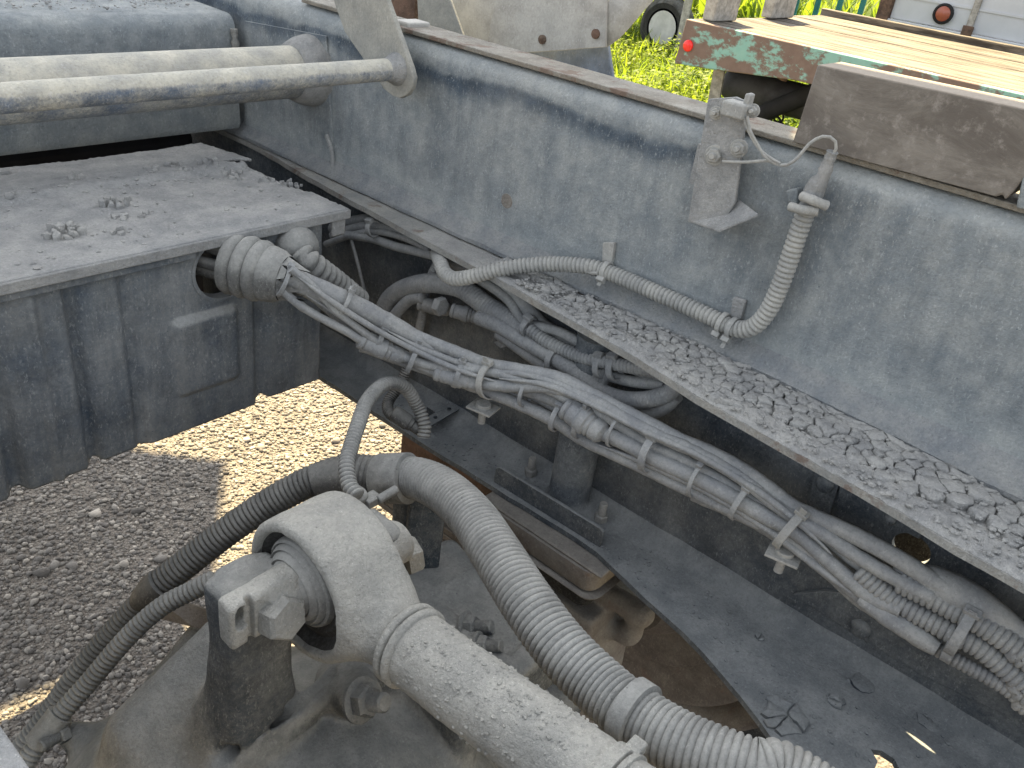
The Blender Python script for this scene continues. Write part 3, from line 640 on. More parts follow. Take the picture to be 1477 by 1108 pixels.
# flakes
sites = []
def dens(y): return float(np.interp(y, [-0.1, 0.15, 0.3, 0.45, 0.62, 0.75], [0.0175, 0.0155, 0.0140, 0.0135, 0.015, 0.018]))
tries = 0
while tries < 12000:
    tries += 1; y = rng.uniform(-0.5, 0.74); a, b = lo_x(y), seam(y); t = rng.random(); x = a + (b - a) * t; p = V(x, y)
    dm = dens(y) * (0.75 + 0.5 * (0.5 + 0.5 * math.sin(x * 60 + y * 37)))
    if all(np.sum((p - q) ** 2) > dm * dm for q in sites): sites.append(p)
count = 0; rest = MB(); flakes = []
for p in sites:
    a, b = lo_x(p[1]), seam(p[1]); t = (p[0] - a) / (b - a)
    edge_lim = 0.20 + 0.12 * math.sin(p[1] * 31) + (0.12 if p[1] < 0.2 else 0.0)
    if t < edge_lim: continue
    if p[1] > 0.46 and rng.random() < np.interp(p[1], [0.46, 0.74], [0.12, 0.55]): continue
    poly = [p + V(sx * 0.05, sy * 0.05) for sx, sy in ((-1, -1), (1, -1), (1, 1), (-1, 1))]
    for q in sites:
        if q is p: continue
        d = q - p
        if d @ d < 0.006: poly = clip(poly, (p + q) / 2, d)
        if len(poly) < 3: break
    if len(poly) < 3: continue
    poly = [V(min(max(v[0], lo_x(v[1]) + 0.004), seam(v[1]) - 0.001), v[1]) for v in poly]
    flakes.append((p, poly))
flakes.sort(key=lambda f: f[0][1] if f[0][1] > -0.09 else 10 - f[0][1])
for i, (p, poly) in enumerate(flakes):
    vs, fs = flake_mesh(poly, rng.uniform(0.0070, 0.0108), rng.uniform(0.0006, 0.0015), 0.0006, rng.normal(0, 0.06, 2), LZ, i)
    if i < 290: MB().add(vs, fs).build('mud_flake', M['mud'], mud, angle=55)
    else: rest.add(vs, fs)
if rest.v: tag(rest.build('mud_flakes', M['mud'], mud, angle=55), kind='stuff')
# loose crumbs
def crumbs(n, fn, smin_, smax, name, parent, mat):
    mm = MB()
    for _ in range(n):
        x, y, z = fn(); s = smin_ + (smax - smin_) * rng.random() ** 2
        q = iv * V(s * rng.uniform(.8, 1.4), s * rng.uniform(.7, 1.2), s * rng.uniform(.4, .8)) * (1 + rng.normal(0, 0.16, (len(iv), 1))); a = rng.uniform(0, 6.28)
        R2 = np.array([[math.cos(a), -math.sin(a), 0], [math.sin(a), math.cos(a), 0], [0, 0, 1]])
        mm.add((q @ R2.T) + V(x, y, z), [tuple(t) for t in if_.tolist()])
    return tag(mm.build(name, mat, parent, smooth=False), kind='stuff')
def crumb_on_ledge():
    y = rng.uniform(-0.12, 0.72); a, b = lo_x(y), seam(y); t = rng.random() ** 1.3; return a + 0.004 + (b - a) * 0.95 * t, y, LZ + 0.006 + 0.004 * rng.random()
crumbs(1500, crumb_on_ledge, 0.0010, 0.0042, 'crumbs', mud, M['mud'])
m2 = thing('dried_mud', 'crumbled clods of dried mud scattered on top of the box cover', 'mud', (0.5, 1.15, -0.464))
def clod(px, py, rad, n, hmax):
    c = P(px, py, Z=-0.462); ss = []
    for _ in range(400):
        a, r = rng.uniform(0, 6.28), rad * math.sqrt(rng.random()); q = V(c[0] + r * math.cos(a), c[1] + 0.8 * r * math.sin(a))
        if all(np.sum((q - s) ** 2) > (rad * 1.5 / math.sqrt(n)) ** 2 for s in ss): ss.append(q)
        if len(ss) >= n: break
    for p in ss:
        poly = [p + V(math.cos(t), math.sin(t)) * rad * 0.9 / math.sqrt(n) * rng.uniform(0.7, 1.4) for t in np.linspace(0, 6.28, 8)[:-1]]
        for q in ss:
            if q is not p: poly = clip(poly, (p + q) / 2, q - p)
            if len(poly) < 3: break
        if len(poly) >= 3:
            vs, fs = flake_mesh(poly, rng.uniform(0.4, 1) * hmax, 0.0012, 0.0008, rng.normal(0, .3, 2), top_z(p[0], p[1]) + 0.003, 0); MB().add(vs, fs).build('mud_flake', M['mud'], m2, angle=50)
for a in ((90, 338, 0.026, 14, 0.009), (168, 297, 0.022, 12, 0.011), (112, 263, 0.014, 4, 0.010), (178, 317, 0.012, 3, 0.007), (205, 313, 0.009, 2, 0.006), (172, 337, 0.012, 3, 0.006), (250, 242, 0.014, 4, .007), (215, 246, 0.012, 3, .006), (268, 252, 0.010, 3, .005), (300, 240, 0.016, 6, .007), (335, 252, 0.014, 5, .007), (385, 262, 0.012, 5, .006), (412, 267, 0.012, 5, .007), (430, 270, .008, 3, .006), (16, 247, .012, 2, .006), (20, 290, .012, 3, .005), (340, 258, .01, 3, .006)): clod(*a)
def crumb_on_box():
    x = rng.uniform(0.3, 0.80); y = rng.choice([rng.uniform(1.0, 1.25), rng.normal(1.235, 0.02)]); return x, y, top_z(x, y) + 0.0045
crumbs(260, crumb_on_box, 0.0010, 0.0045, 'crumbs', m2, M['mud'])
def crumb_on_beam(): return rng.uniform(0.1, 0.95), rng.uniform(1.55, 1.79), -0.271
m3 = thing('dried_mud', 'gritty layer of dirt crumbs on top of the cross beam', 'mud', (0.5, 1.66, -0.272))
crumbs(900, crumb_on_beam, 0.001, 0.004, 'crumbs', m3, M['mud'])
# clods on the chassis bottom flange
m4 = thing('dried_mud', 'cracked mud patches stuck to the dark lower chassis flange', 'mud', (0.88, 0.15, -0.855))
def clod2(px, py, rad, n, hmax):
    c = P(px, py, Z=-0.8548)
    ss = [c[:2] + rad * V(rng.uniform(-.8, .8), rng.uniform(-.8, .8)) for _ in range(n)]
    for p in ss:
        poly = [c[:2] + rad * V(math.cos(t), math.sin(t)) * rng.uniform(0.75, 1.1) for t in np.linspace(0, 6.28, 12)[:-1]]
        for q in ss:
            if q is not p: poly = clip(poly, (p + q) / 2, q - p)
            if len(poly) < 3: break
        if len(poly) >= 3: vs, fs = flake_mesh(poly, rng.uniform(.6, 1) * hmax, 0.0012, 0.0007, rng.normal(0, .06, 2), -0.8545, 0); MB().add(vs, fs).build('mud_flake', M['chassis'], m4, angle=50)
for a in ((1132, 1035, 0.032, 5, 0.005), (1205, 1012, .013, 2, .004), (1160, 905, .012, 3, .005), (1245, 985, .02, 1, .004), (1345, 1030, .03, 2, .003), (1095, 920, .008, 2, .004)): clod2(*a)

def crumb_on_flange():
    y = rng.uniform(-0.1, 1.0); a = edge_at(botedge, y) + 0.006; return a + (0.985 - a) * rng.random(), y, -0.8545
crumbs(700, crumb_on_flange, 0.0006, 0.0035, 'crumbs', m4, M['chassis'])

# ------------------------------------------------------------------ sensor bracket, its wires and the ribbed conduit on the web
sb = thing('sensor_bracket', 'pale dusty L-shaped bracket with a small sensor bolted near the rail top', 'bracket', P(1040, 325, X=0.955))
XB = 0.968
MB().slab([P(*q, X=XB) for q in [(1021, 143), (1060, 140), (1084, 150), (1072, 190), (1060, 292), (1037, 334), (992, 320), (1003, 250)]], (0.006, 0, 0)).build('plate', M['thickdust'], sb, bevel=0.001)
a, b = P(992, 320, X=XB), P(1058, 293, X=XB)
MB().slab([P(992, 320, X=XB + .004), P(1037, 336, X=XB - 0.016), P(1093, 313, X=XB - 0.012), P(1064, 291, X=XB + 0.016)], (0, 0, 0.004)).build('foot', M['thickdust'], sb, bevel=0.001)
MB().box(P(1062, 158, X=XB - 0.012), (0.022, 0.030, 0.018)).build('sensor_block', M['conduit'], sb, bevel=0.003)
MB().box(P(1080, 145, X=XB - 0.006), (0.014, 0.007, 0.016)).build('lug', M['conduit'], sb, bevel=0.002)
for px, py, r in ((1033, 163, .006), (1031, 224, .0092), (1066, 214, .008), (1086, 160, .006)):
    hexbolt('bolt', M['conduit'], sb, P(px, py, X=XB), (-1, -0.25, 0.1), r, r * 0.9, washer=0.0015, stud=0.004, rs=r * 0.45, tw=random.random())
c = P(1022, 215, X=XB); MB().bb(XB + 0.0061, 0.9999, c[1] - 0.012, c[1] + 0.006, c[2] - 0.03, c[2] + 0.03).build('standoff', M['bolt'], sb)
MB().box(P(1012, 240, X=XB + 0.004) + V(0.006, 0.006, 0), (0.012, 0.012, 0.05)).build('spacer', M['thickdust'], sb)
sw = thing('sensor_wire', 'thin pale pair of wires looping from the sensor to the ribbed conduit', 'wire', P(1125, 238, X=0.965))
MB().tube([P(1201, 224, X=.978), P(1207, 210, X=.977), P(1200, 199, X=.975), P(1186, 197, X=.972), P(1168, 207, X=.968), P(1152, 226, X=.964), P(1138, 237, X=.962), P(1122, 238, X=.962), P(1108, 232, X=.962), P(1075, 234, X=.960), P(1042, 233, X=.957)], 0.0019, 8).build('wire', M['conduit'], sw)
MB().tube([P(1125, 236, X=.9615), P(1113, 229, X=.960), P(1098, 218, X=.958), P(1086, 202, X=.955), P(1078, 185, X=.953), P(1072, 168, X=.952)], 0.0017, 8).build('wire', M['conduit'], sw)
MB().tube([P(1120, 237, X=.9625), P(1104, 227, X=.958), P(1092, 207, X=.956), P(1082, 188, X=.952), P(1078, 168, X=.951)], 0.0017, 8).build('wire', M['conduit'], sw)
cd = thing('ribbed_conduit', 'pale ribbed conduit clipped along the foot of the blue-grey rail', 'conduit', P(960, 430, X=.983))
cpath = [P(630, 366, X=.955), P(636, 380, X=.92), P(641, 393, X=.905), P(655, 402, X=.898), P(680, 399, X=.903), P(720, 389, X=.922), P(760, 383, X=.945), P(800, 381, X=.962), P(845, 384, X=.975), P(880, 394, X=.982), P(960, 428, X=.983), P(1020, 455, X=.983), P(1058, 473, X=.981), P(1085, 472, X=.980), P(1108, 448, X=.980), P(1128, 405, X=.981), P(1146, 352, X=.982), P(1160, 312, X=.982), P(1168, 296, X=.981)]
MB().tube(cpath, 0.0108, 16, corr=(0.0066, 0.0027)).build('conduit', M['conduit'], cd, angle=80)
MB().tube([P(1166, 300, X=.981), P(1172, 282, X=.980), P(1178, 268, X=.980), P(1187, 255, X=.979), P(1194, 236, X=.979), P(1201, 219, X=.978)], [0.0105, 0.0118, 0.0112, 0.0085, 0.0074, 0.0065], 14, jit=0.0006, step=0.003).build('tape_sleeve', M['thickdust'], cd, angle=70)
def tie(parent, p, t, r, w_=0.007, mat=None, tail=None, head=True, hd=None):
    """cable tie: flat band round a run of cables, ratchet head, cut tail"""
    mat = mat or M['cable']; n, b = frame(t); t = unit(t)
    mm = MB(); mm.lathe(np.array(p) - t * w_ / 2, t, [(0, r - 0.001), (0.0002, r + 0.0016), (w_ - 0.0002, r + 0.0016), (w_, r - 0.001)], 26, cap=False)
    hd = unit(hd) if hd is not None else unit(n + b)
    hd = unit(hd - t * (hd @ t))
    if head:
        s2 = np.cross(t, hd); mm.box(np.array(p) + hd * (r + 0.0035), (w_ * 1.5, 0.010, 0.007), (t, s2, hd))
        if tail: mm.box(np.array(p) + hd * (r + 0.004 + tail / 2) + s2 * 0.003, (w_ * 0.8, 0.0018, tail), (t, s2, hd))
    return mm.build('cable_tie', mat, parent, bevel=0.0006)
tie(cd, P(875, 391, X=.982), P(900, 402, X=.982) - P(860, 387, X=.982), 0.0125, 0.008, M['conduit'], hd=(-1, 0.2, -0.9), tail=0.008)
MB().slab([P(869, 350, X=.993), P(886, 350, X=.993), P(882, 380, X=.993), P(868, 378, X=.993)], (0.0065, 0, 0)).build('clip', M['conduit'], cd, bevel=0.001)
MB().tube([P(838, 384, X=.975), P(850, 393, X=.970), P(862, 394, X=.969)], 0.0026, 8).build('clip_finger', M['conduit'], cd)
for px, py, dz in ((1042, 466, 0), (1056, 473, 1)):
    tie(cd, P(px, py, X=.982), P(1070, 478, X=.98) - P(1030, 458, X=.98), 0.0135, 0.007, M['conduit'], hd=(-0.6, -0.2 + .5 * dz, -1), tail=0.012 * dz or None)
MB().slab([P(1058, 428, X=.993), P(1076, 434, X=.993), P(1066, 470, X=.993), P(1050, 462, X=.993)], (0.0065, 0, 0)).build('clip', M['thickdust'], cd, bevel=0.002)
MB().tube([P(1140, 298, X=.966), P(1158, 303, X=.962), P(1180, 305, X=.968)], 0.0058, 10, jit=.0003).build('clamp_finger', M['conduit'], cd)
MB().tube([P(1157, 283, X=.966), P(1175, 290, X=.960), P(1192, 297, X=.970)], 0.0058, 10, jit=.0003).build('clamp_finger', M['conduit'], cd)
MB().slab([P(1133, 275, X=.985), P(1150, 272, X=.985), P(1150, 296, X=.985), P(1136, 292, X=.985)], (0.0145, 0, 0)).build('clip', M['web'], cd, bevel=0.002)

# ------------------------------------------------------------------ timber block on the rail
tb = MB().slab([P(1143, 205, X=1.0), P(1179, 93, X=1.0), P(1520, 166, X=1.0), P(1490, 240, X=1.0), P(1462, 276, X=1.0), P(1449, 289, X=1.0), P(1446, 281, X=1.0), P(1436, 284, X=1.0)], (0.066, 0, 0)).build('timber_block', M['timber'], bevel=0.002)
tag(tb, 'rough grey timber block lying on top of the blue-grey rail', 'timber')
tb2 = MB().slab([P(1465, 300, X=1.0), P(1478, 240, X=1.0), P(1600, 250, X=1.0), P(1590, 330, X=1.0)], (0.05, 0, 0)).build('steel_pad', M['web'], bevel=0.002)
tag(tb2, 'sliver of blue-grey steel pad beside the timber block at the right edge', 'pad')

# ------------------------------------------------------------------ main wiring harness out of the box cover
wh = thing('wiring_harness', 'thick bundle of dusty cables with ties, running from the box cover to the right edge', 'cables', P(830, 640, X=.89))
XH = lambda px: float(np.interp(px, [300, 400, 520, 600, 700, 830, 940, 1140, 1300, 1477, 1700], [.60, .645, .735, .80, .862, .888, .898, .905, .912, .915, .915]))
def hp(lst, dx=0.0): return [P(x, y, X=XH(x) + dx) for x, y in lst]
def cable(lst, r, dx=0.0, corr=None, mat='cable', par=None, name='cable', seg=12, jit=0.0):
    r = [q * 0.9 for q in r] if hasattr(r, '__len__') else r * 0.9
    pts = hp(lst, dx)
    if lst[-1][0] > 1500:      # runs on along the rail beyond the picture
        pts.append(pts[-1] + V(0, -0.5, -0.01)); r = list(r) + [r[-1]] if hasattr(r, '__len__') else r
    return MB().tube(pts, r, seg, corr=corr, jit=jit or (0.00025 if corr is None else 0)).build(name, M[mat], par or wh, angle=80)
# ribbed rubber boot in the hole, torn into points at its mouth
a = P(318, 374, Y=1.008); b = P(432, 408, X=0.668); t = unit(b - a); L = np.linalg.norm(b - a)
prof = [(0.012, 0.030), (0.014, 0.0420), (0.022, 0.0450), (0.028, 0.0435), (0.031, 0.0390), (0.034, 0.0430), (0.041, 0.0450), (0.047, 0.0430), (0.050, 0.0385), (0.053, 0.0425), (0.060, 0.0440), (0.066, 0.0420), (0.069, 0.0385), (0.073, 0.0400), (0.088, 0.0375), (0.098, 0.0320)]
mm = MB(); mm.lathe(a, t, prof, 32, cap=False)
n_, b2 = frame(t); S = 9
for k in range(S):   # torn points
    a0, a1 = 2 * math.pi * k / S, 2 * math.pi * (k + 1) / S; am = (a0 + a1) / 2
    ln = [0.030, 0.012, 0.038, 0.020, 0.034, 0.042, 0.012, 0.036, 0.02][k]; q = lambda an, x, r: a + t * x + (n_ * math.cos(an) + b2 * math.sin(an)) * r
    mm.add([q(a0, 0.098, .0320), q(a1, 0.098, .0320), q(am, 0.098 + ln, .0315 - .22 * ln), q(a0, .0982, .0305), q(a1, .0982, .0305)], [(0, 1, 2), (3, 2, 4)])
mm.build('boot', M['hose'], wh, angle=45)
for k in range(6):   # cables going into the hole
    an = k * 1.05; o = (n_ * math.cos(an) + b2 * math.sin(an)) * 0.021; MB().tube([a - t * 0.05 + o * 1.1, a + t * 0.01 + o, a + t * 0.06 + o * 0.7], 0.0085, 10).build('cable', M['darkhose'], wh, angle=80)
cable([(405, 397), (450, 414), (500, 436), (560, 466), (620, 500), (670, 521), (720, 540)], [0.017, .018, .0175, .016, .0145, .0125, .011], jit=0.0004, name='wrapped_cable')
cable([(545, 462), (600, 484), (650, 505), (700, 524), (752, 534), (810, 547), (871, 578), (938, 612), (980, 634), (1040, 660), (1090, 690), (1140, 728), (1165, 742), (1232, 772), (1301, 809), (1345, 838), (1400, 868)], [.008, .0095] + [.0108] * 10 + [.0118] * 5, -0.003)
cable([(420, 388), (450, 412), (482, 446), (515, 472), (545, 494), (572, 508)], 0.0060, -0.012)
cable([(408, 420), (432, 440), (462, 458), (500, 478), (522, 492)], 0.0068, -0.012)
cable([(402, 402), (450, 428), (500, 470), (540, 500), (570, 520)], 0.0075, 0.012)
def connector(x0, y0, x1, y1, r, dx=-0.008, par=None, mat='cable', steps=None):
    p, q = P(x0, y0, X=XH(x0) + dx), P(x1, y1, X=XH(x1) + dx); L = np.linalg.norm(q - p)
    prof = steps or [(0, .7), (.03, .95), (.1, 1.0), (.14, .86), (.17, .98), (.36, 1.0), (.4, 1.12), (.56, 1.12), (.6, .95), (.66, .98), (.7, .84), (.74, .95), (.92, .9), (1.0, .6)]
    mm = MB(); mm.lathe(p, q - p, [(u * L, v * r) for u, v in prof], 18); return mm.build('connector', M[mat], par or wh, angle=35)
connector(517, 489, 583, 516, 0.0135)
cable([(580, 514), (620, 527), (668, 532), (705, 536), (745, 546), (800, 566), (850, 596)], 0.0085, -0.010)
cable([(520, 500), (580, 522), (632, 540)], 0.008, 0.0)
connector(626, 537, 698, 556, 0.0125, -0.010)
cable([(688, 553), (740, 558), (790, 559), (850, 575), (905, 605), (952, 629), (1010, 655), (1070, 690), (1130, 736), (1180, 765), (1225, 795), (1286, 832), (1345, 862)], 0.0098, -0.012)
cable([(560, 505), (640, 540), (712, 568), (760, 588), (803, 609), (837, 632), (880, 652), (925, 673), (993, 706), (1060, 738), (1110, 762), (1140, 778), (1180, 808), (1220, 843), (1260, 876), (1328, 921), (1350, 935)], 0.0105, -0.004)
cable([(745, 560), (790, 574), (822, 590)], 0.0095, 0.002)
connector(815, 586, 872, 628, 0.0185, -0.012)
cable([(866, 623), (905, 640), (938, 659), (985, 680), (1040, 707), (1100, 742), (1147, 768), (1180, 796), (1215, 827), (1255, 861), (1300, 880)], [.0125] * 6 + [.0105] * 5, -0.010)
cable([(850, 588), (880, 604), (905, 622), (938, 642), (1000, 670), (1060, 705), (1120, 745), (1165, 790), (1210, 830), (1250, 862)], 0.0088, -0.002)
cable([(900, 610), (960, 638), (1040, 666), (1100, 700), (1140, 735), (1190, 775), (1240, 815), (1300, 850)], 0.0088, 0.006)
cable([(640, 530), (700, 548), (770, 570), (840, 612), (900, 642), (960, 668), (1040, 712)], 0.009, 0.012)
# fan-out after the second mount
cable([(1000, 715), (1080, 750), (1130, 780), (1165, 804), (1200, 832), (1240, 868), (1290, 900)], 0.0085, 0.002)
cable([(1238, 822), (1270, 850), (1302, 873), (1371, 912), (1417, 937), (1477, 987), (1540, 1040)], 0.0135, -0.004, corr=(0.0070, 0.0028), seg=16, name='ribbed_sleeve')
cable([(1297, 838), (1345, 862), (1386, 884), (1420, 902), (1477, 941), (1540, 985)], 0.0150, -0.006, corr=(0.0070, 0.0028), seg=16, name='ribbed_sleeve')
cable([(1290, 820), (1325, 832), (1370, 852), (1417, 878), (1477, 915), (1540, 950)], [0.010, .0185, .024, .022, .0135, .013], 0.006, jit=0.0004, name='taped_sleeve')
cable([(1322, 920), (1379, 952), (1444, 988), (1477, 1014), (1540, 1060)], 0.0092, -0.002, corr=(0.006, 0.0022), name='ribbed_sleeve')
cable([(1240, 862), (1265, 880), (1295, 899), (1330, 922), (1352, 936)], [0.0095, .012, .0135, .0135, .0105], -0.012, jit=.0005, name='taped_sleeve')
def htie(px, py, qx, qy, r, tail=None, w_=0.008, head=True, hd=(-0.4, 0.2, 1)):
    X = XH(px) - 0.004; tie(wh, P(px, py, X=X), P(qx, qy, X=XH(qx) - 0.004) - P(px, py, X=X), r, w_, M['cable'], tail, head, hd)
htie(409, 405, 440, 418, 0.022, None, 0.006); htie(497, 436, 520, 447, 0.020, 0.012, 0.006)
htie(545, 489, 570, 500, 0.0165, None); htie(596, 515, 620, 525, 0.024, 0.010); htie(661, 538, 690, 548, 0.022, 0.010)
htie(806, 600, 830, 612, 0.023, None); htie(843, 608, 865, 622, 0.026, 0.012)
htie(941, 652, 965, 664, 0.0285, 0.004, 0.011); htie(1071, 722, 1095, 738, 0.027, 0.006, 0.008)
htie(1389, 905, 1410, 917, 0.033, 0.006, 0.012); htie(1372, 934, 1395, 946, 0.017, None, 0.012)
for lst, r, dx in (([(430, 400), (480, 436), (540, 474), (600, 506), (660, 533), (720, 552)], .0048, -.016), ([(440, 425), (500, 462), (560, 498), (620, 522)], .0045, -.006), ([(720, 546), (790, 556), (860, 586), (930, 622), (1010, 658), (1090, 706), (1150, 752), (1200, 800)], .0052, -.018), ([(860, 640), (940, 672), (1010, 704), (1090, 752), (1140, 788), (1190, 826), (1250, 872)], .0055, -.012), ([(560, 478), (620, 508), (700, 534), (760, 541), (820, 560), (880, 592)], .005, -.012)): cable(lst, [0.0008] + [r] * (len(lst) - 2) + [0.0008], dx)
htie(1008, 690, 1030, 702, 0.026, 0.004, 0.006); htie(760, 566, 785, 576, 0.021, 0.004, 0.006); htie(890, 620, 912, 632, 0.025, 0.004, 0.005)
# saddle mounts: strap over the bundle, square plate, stud below
def mount(px, py, qx, qy, plx, ply, s):
    mm = MB(); Xp = XH(px) - 0.005; c = P(px, py, X=Xp); t = unit(P(qx, qy, X=Xp) - c)
    tie(wh, c, t, 0.030 * s, 0.011, M['conduit'], 0.012, True, (-0.3, 0.25, 1))
    pl = P(plx, ply, X=Xp)
    pob = MB().box(pl, (0.034, 0.042, 0.0035), ((1, 0.2, 0), (-0.2, 1, 0), (0, 0, 1))).build('mount_plate', M['conduit'], wh, bevel=0.0006)
    mm = MB(); mm.lathe(pl, (0, 0, -1), [(0.002 + 0.0018 * i, (0.0062, 0.0053)[i % 2]) for i in range(15)], 14); mm.build('stud', M['conduit'], pob, angle=60)
    MB().cyl(pl + V(0, 0, 0.001), pl + V(0, 0, 0.008), 0.012).build('saddle_foot', M['conduit'], pob, bevel=0.001)
    MB().bb(pl[0] + 0.012, 1.0, pl[1] - 0.008, pl[1] + 0.008, pl[2] - 0.0065, pl[2] - 0.0022).build('arm', M['chassis'], pob)
mount(709, 548, 740, 560, 697, 588, 0.95); mount(1143, 760, 1165, 778, 1131, 800, 1.05)

# ------------------------------------------------------------------ second pipe out of the box cover, upper harness in the shade
ep = thing('ribbed_elbow', 'dusty ribbed elbow pipe leaving the box cover beside the cable boot', 'pipe', P(440, 370, Y=.97))
mm = MB(); cc = P(428, 358, Y=0.985)
q = iv; bm = bmesh.new(); bmesh.ops.create_icosphere(bm, subdivisions=3, radius=0.034); mm.add([np.array(v.co) * V(1, 0.9, 1.0) + cc for v in bm.verts], [tuple(v.index for v in f.verts) for f in bm.faces]); bm.free(); mm.build('elbow', M['hose'], ep)
MB().tube([P(430, 366, Y=.965), P(444, 380, Y=.95), P(462, 394, Y=.945), P(486, 410, Y=.945), P(520, 436, Y=.945)], [.020, .0205, .020, .0185, .017], 18, corr=(0.0125, 0.006)).build('ribbed_pipe', M['hose'], ep, angle=80)
uh = thing('wiring_harness', 'shaded upper bundle of dark cables looping below the rail ledge', 'cables', P(780, 500, X=.955))
def uc(lst, r, X=.955, corr=None, mat='cable', name='cable', seg=12): return MB().tube([P(x, y, X=X if not hasattr(X, '__len__') else X[i]) for i, (x, y) in enumerate(lst)], r, seg, corr=corr).build(name, M[mat], uh, angle=80)
uc([(552, 452), (562, 432), (582, 417), (612, 409), (640, 410), (668, 417), (700, 440), (735, 462), (780, 492), (835, 525), (880, 545)], 0.0165, .962, corr=(0.006, 0.0016), seg=16)
uc([(560, 470), (575, 448), (592, 432), (610, 430)], 0.010, .955, corr=(0.004, 0.0014))
connector(603, 437, 650, 448, 0.0125, .955 - XH(603), uh); connector(650, 447, 694, 459, 0.0125, .955 - XH(650), uh)
hexbolt('connector_nut', M['cable'], uh, P(632, 441, X=.945), P(660, 450, X=.945) - P(632, 441, X=.945), 0.0165, 0.012)
uc([(690, 458), (720, 470), (752, 489), (803, 519), (838, 542), (862, 562), (895, 575), (930, 577), (960, 569), (976, 556)], 0.0125, [.948, .948, .948, .946, .945, .944, .944, .944, .946, .952], corr=(0.005, 0.0008), seg=14)
uc([(720, 480), (790, 530), (840, 565), (880, 590), (920, 598), (955, 588), (975, 570)], 0.0115, .955)
uc([(500, 339), (535, 344), (572, 356), (610, 365), (640, 374), (688, 401), (730, 430), (752, 460), (764, 474)], 0.0078, .958)
uc([(764, 474), (790, 493), (837, 514), (888, 525), (938, 534), (985, 541)], 0.0095, .945, corr=(0.0062, 0.0022), seg=14)
uc([(690, 380), (729, 411), (762, 448), (790, 476), (854, 502), (905, 523), (950, 545)], 0.0125, .972)
uc([(764, 468), (810, 480), (860, 508), (910, 530), (960, 545)], 0.0075, .955)
uc([(780, 500), (840, 528), (900, 548), (960, 556)], 0.0085, .962)
uc([(480, 340), (510, 330), (540, 326), (575, 333), (606, 345), (640, 362)], 0.0085, .968)
uc([(470, 352), (505, 340), (540, 334), (580, 342), (620, 360)], 0.006, .960)
uc([(480, 330), (520, 318), (560, 318), (600, 330)], 0.011, .985)
uc([(632, 378), (622, 398), (614, 425), (606, 470), (596, 510), (582, 548)], 0.0075, .975, corr=(0.0042, 0.0014))
uc([(506, 344), (516, 380), (528, 430)], 0.0032, .960)
for px, py, qx, qy, r in ((762, 470, 785, 487, .016), (801, 518, 825, 530, .020), (888, 530, 910, 535, .018), (538, 330, 560, 334, .013), (868, 528, 890, 533, .017)):
    tie(uh, P(px, py, X=.95), P(qx, qy, X=.95) - P(px, py, X=.95), r, 0.010, M['cable'], None, True, (-.4, .1, 1))
MB().slab([P(712, 494, X=.955), P(730, 488, X=.955), P(738, 498, X=.955), P(722, 502, X=.955)], (0.03, 0, 0)).build('mount_tab', M['cable'], uh)

# ------------------------------------------------------------------ hoses
lp = thing('small_ribbed_hose', 'small ribbed hose looping up from the big hose clamp to the chassis flange', 'hose', P(545, 600, d=1.2))
MB().tube([P(516, 716, d=1.05), P(504, 700, d=1.06), P(500, 672, d=1.08), P(506, 645, d=1.11), P(515, 617, d=1.14), P(530, 578, d=1.20), P(556, 554, d=1.26), P(583, 558, d=1.30), P(601, 584, d=1.325), P(612, 612, d=1.325), P(611, 632, d=1.325)], 0.0098, 14, corr=(0.0060, 0.0026)).build('hose', M['hose'], lp, angle=80)
MB().tube([P(590, 527, d=1.37), P(575, 558, d=1.37), P(560, 580, d=1.36), P(562, 596, d=1.34), P(578, 606, d=1.33)], 0.0085, 12, corr=(0.004, 0.0014)).build('hose', M['darkhose'], lp, angle=80)
mm = MB(); a = P(566, 594, d=1.325); b = P(610, 624, d=1.335); mm.lathe(a, b - a, [(0, .010), (.006, .013), (.030, .013), (.031, .011), (.036, .011), (.038, .009), (.06, .009)], 18); mm.build('fitting', M['darkhose'], lp, angle=40)
bh = thing('ribbed_hose', 'big dusty ribbed hose arching behind the rod eye and down to the bottom edge', 'hose', P(700, 800, d=.95))
hr = [P(556, 690, d=1.15), P(600, 690, d=1.13), P(640, 708, d=1.08), P(680, 745, d=1.02), P(715, 797, d=.96), P(760, 868, d=.90), P(810, 935, d=.86), P(865, 990, d=.83), P(920, 1035, d=.80), P(990, 1076, d=.77), P(1080, 1112, d=.745), P(1180, 1150, d=.73)]; hr += [hr[-1] + V(0.0, -0.25, -0.02), hr[-1] + V(0.0, -0.6, -0.08)]
MB().tube(hr, [.0270, .0272, .0275, .0275] + [.028] * 10, 26, corr=(0.0068, 0.0030)).build('hose', M['hose'], bh, angle=80)
MB().tube([P(215, 855, d=1.17), P(262, 818, d=1.17), P(330, 765, d=1.17), P(395, 722, d=1.17), P(450, 694, d=1.165), P(500, 682, d=1.16), P(560, 688, d=1.15)], [.0195, .0198, .02, .0205, .021, .0245, .026], 22, corr=(0.0072, 0.0026)).build('hose', M['darkhose'], bh, angle=80)
def sleeve(par, p0, p1, r0, r1, mat, name='sleeve'):
    mm = MB(); L = np.linalg.norm(np.array(p1) - np.array(p0)); mm.lathe(p0, np.array(p1) - np.array(p0), [(0, r0 - .004), (0.0008, r0), (L * .45, (r0 + r1) / 2), (L - 0.0008, r1), (L, r1 - .004)], 28); return mm.build(name, M[mat], par, angle=40)
sleeve(bh, P(548, 690, d=1.155), P(590, 690, d=1.135), .0335, .0345, 'hose', 'clamp_collar')
sleeve(bh, P(455, 695, d=1.16), P(505, 683, d=1.155), .0235, .0265, 'darkhose')
sleeve(bh, P(903, 1024, d=.808), P(925, 1039, d=.797), .0345, .0345, 'hose', 'clamp_collar')
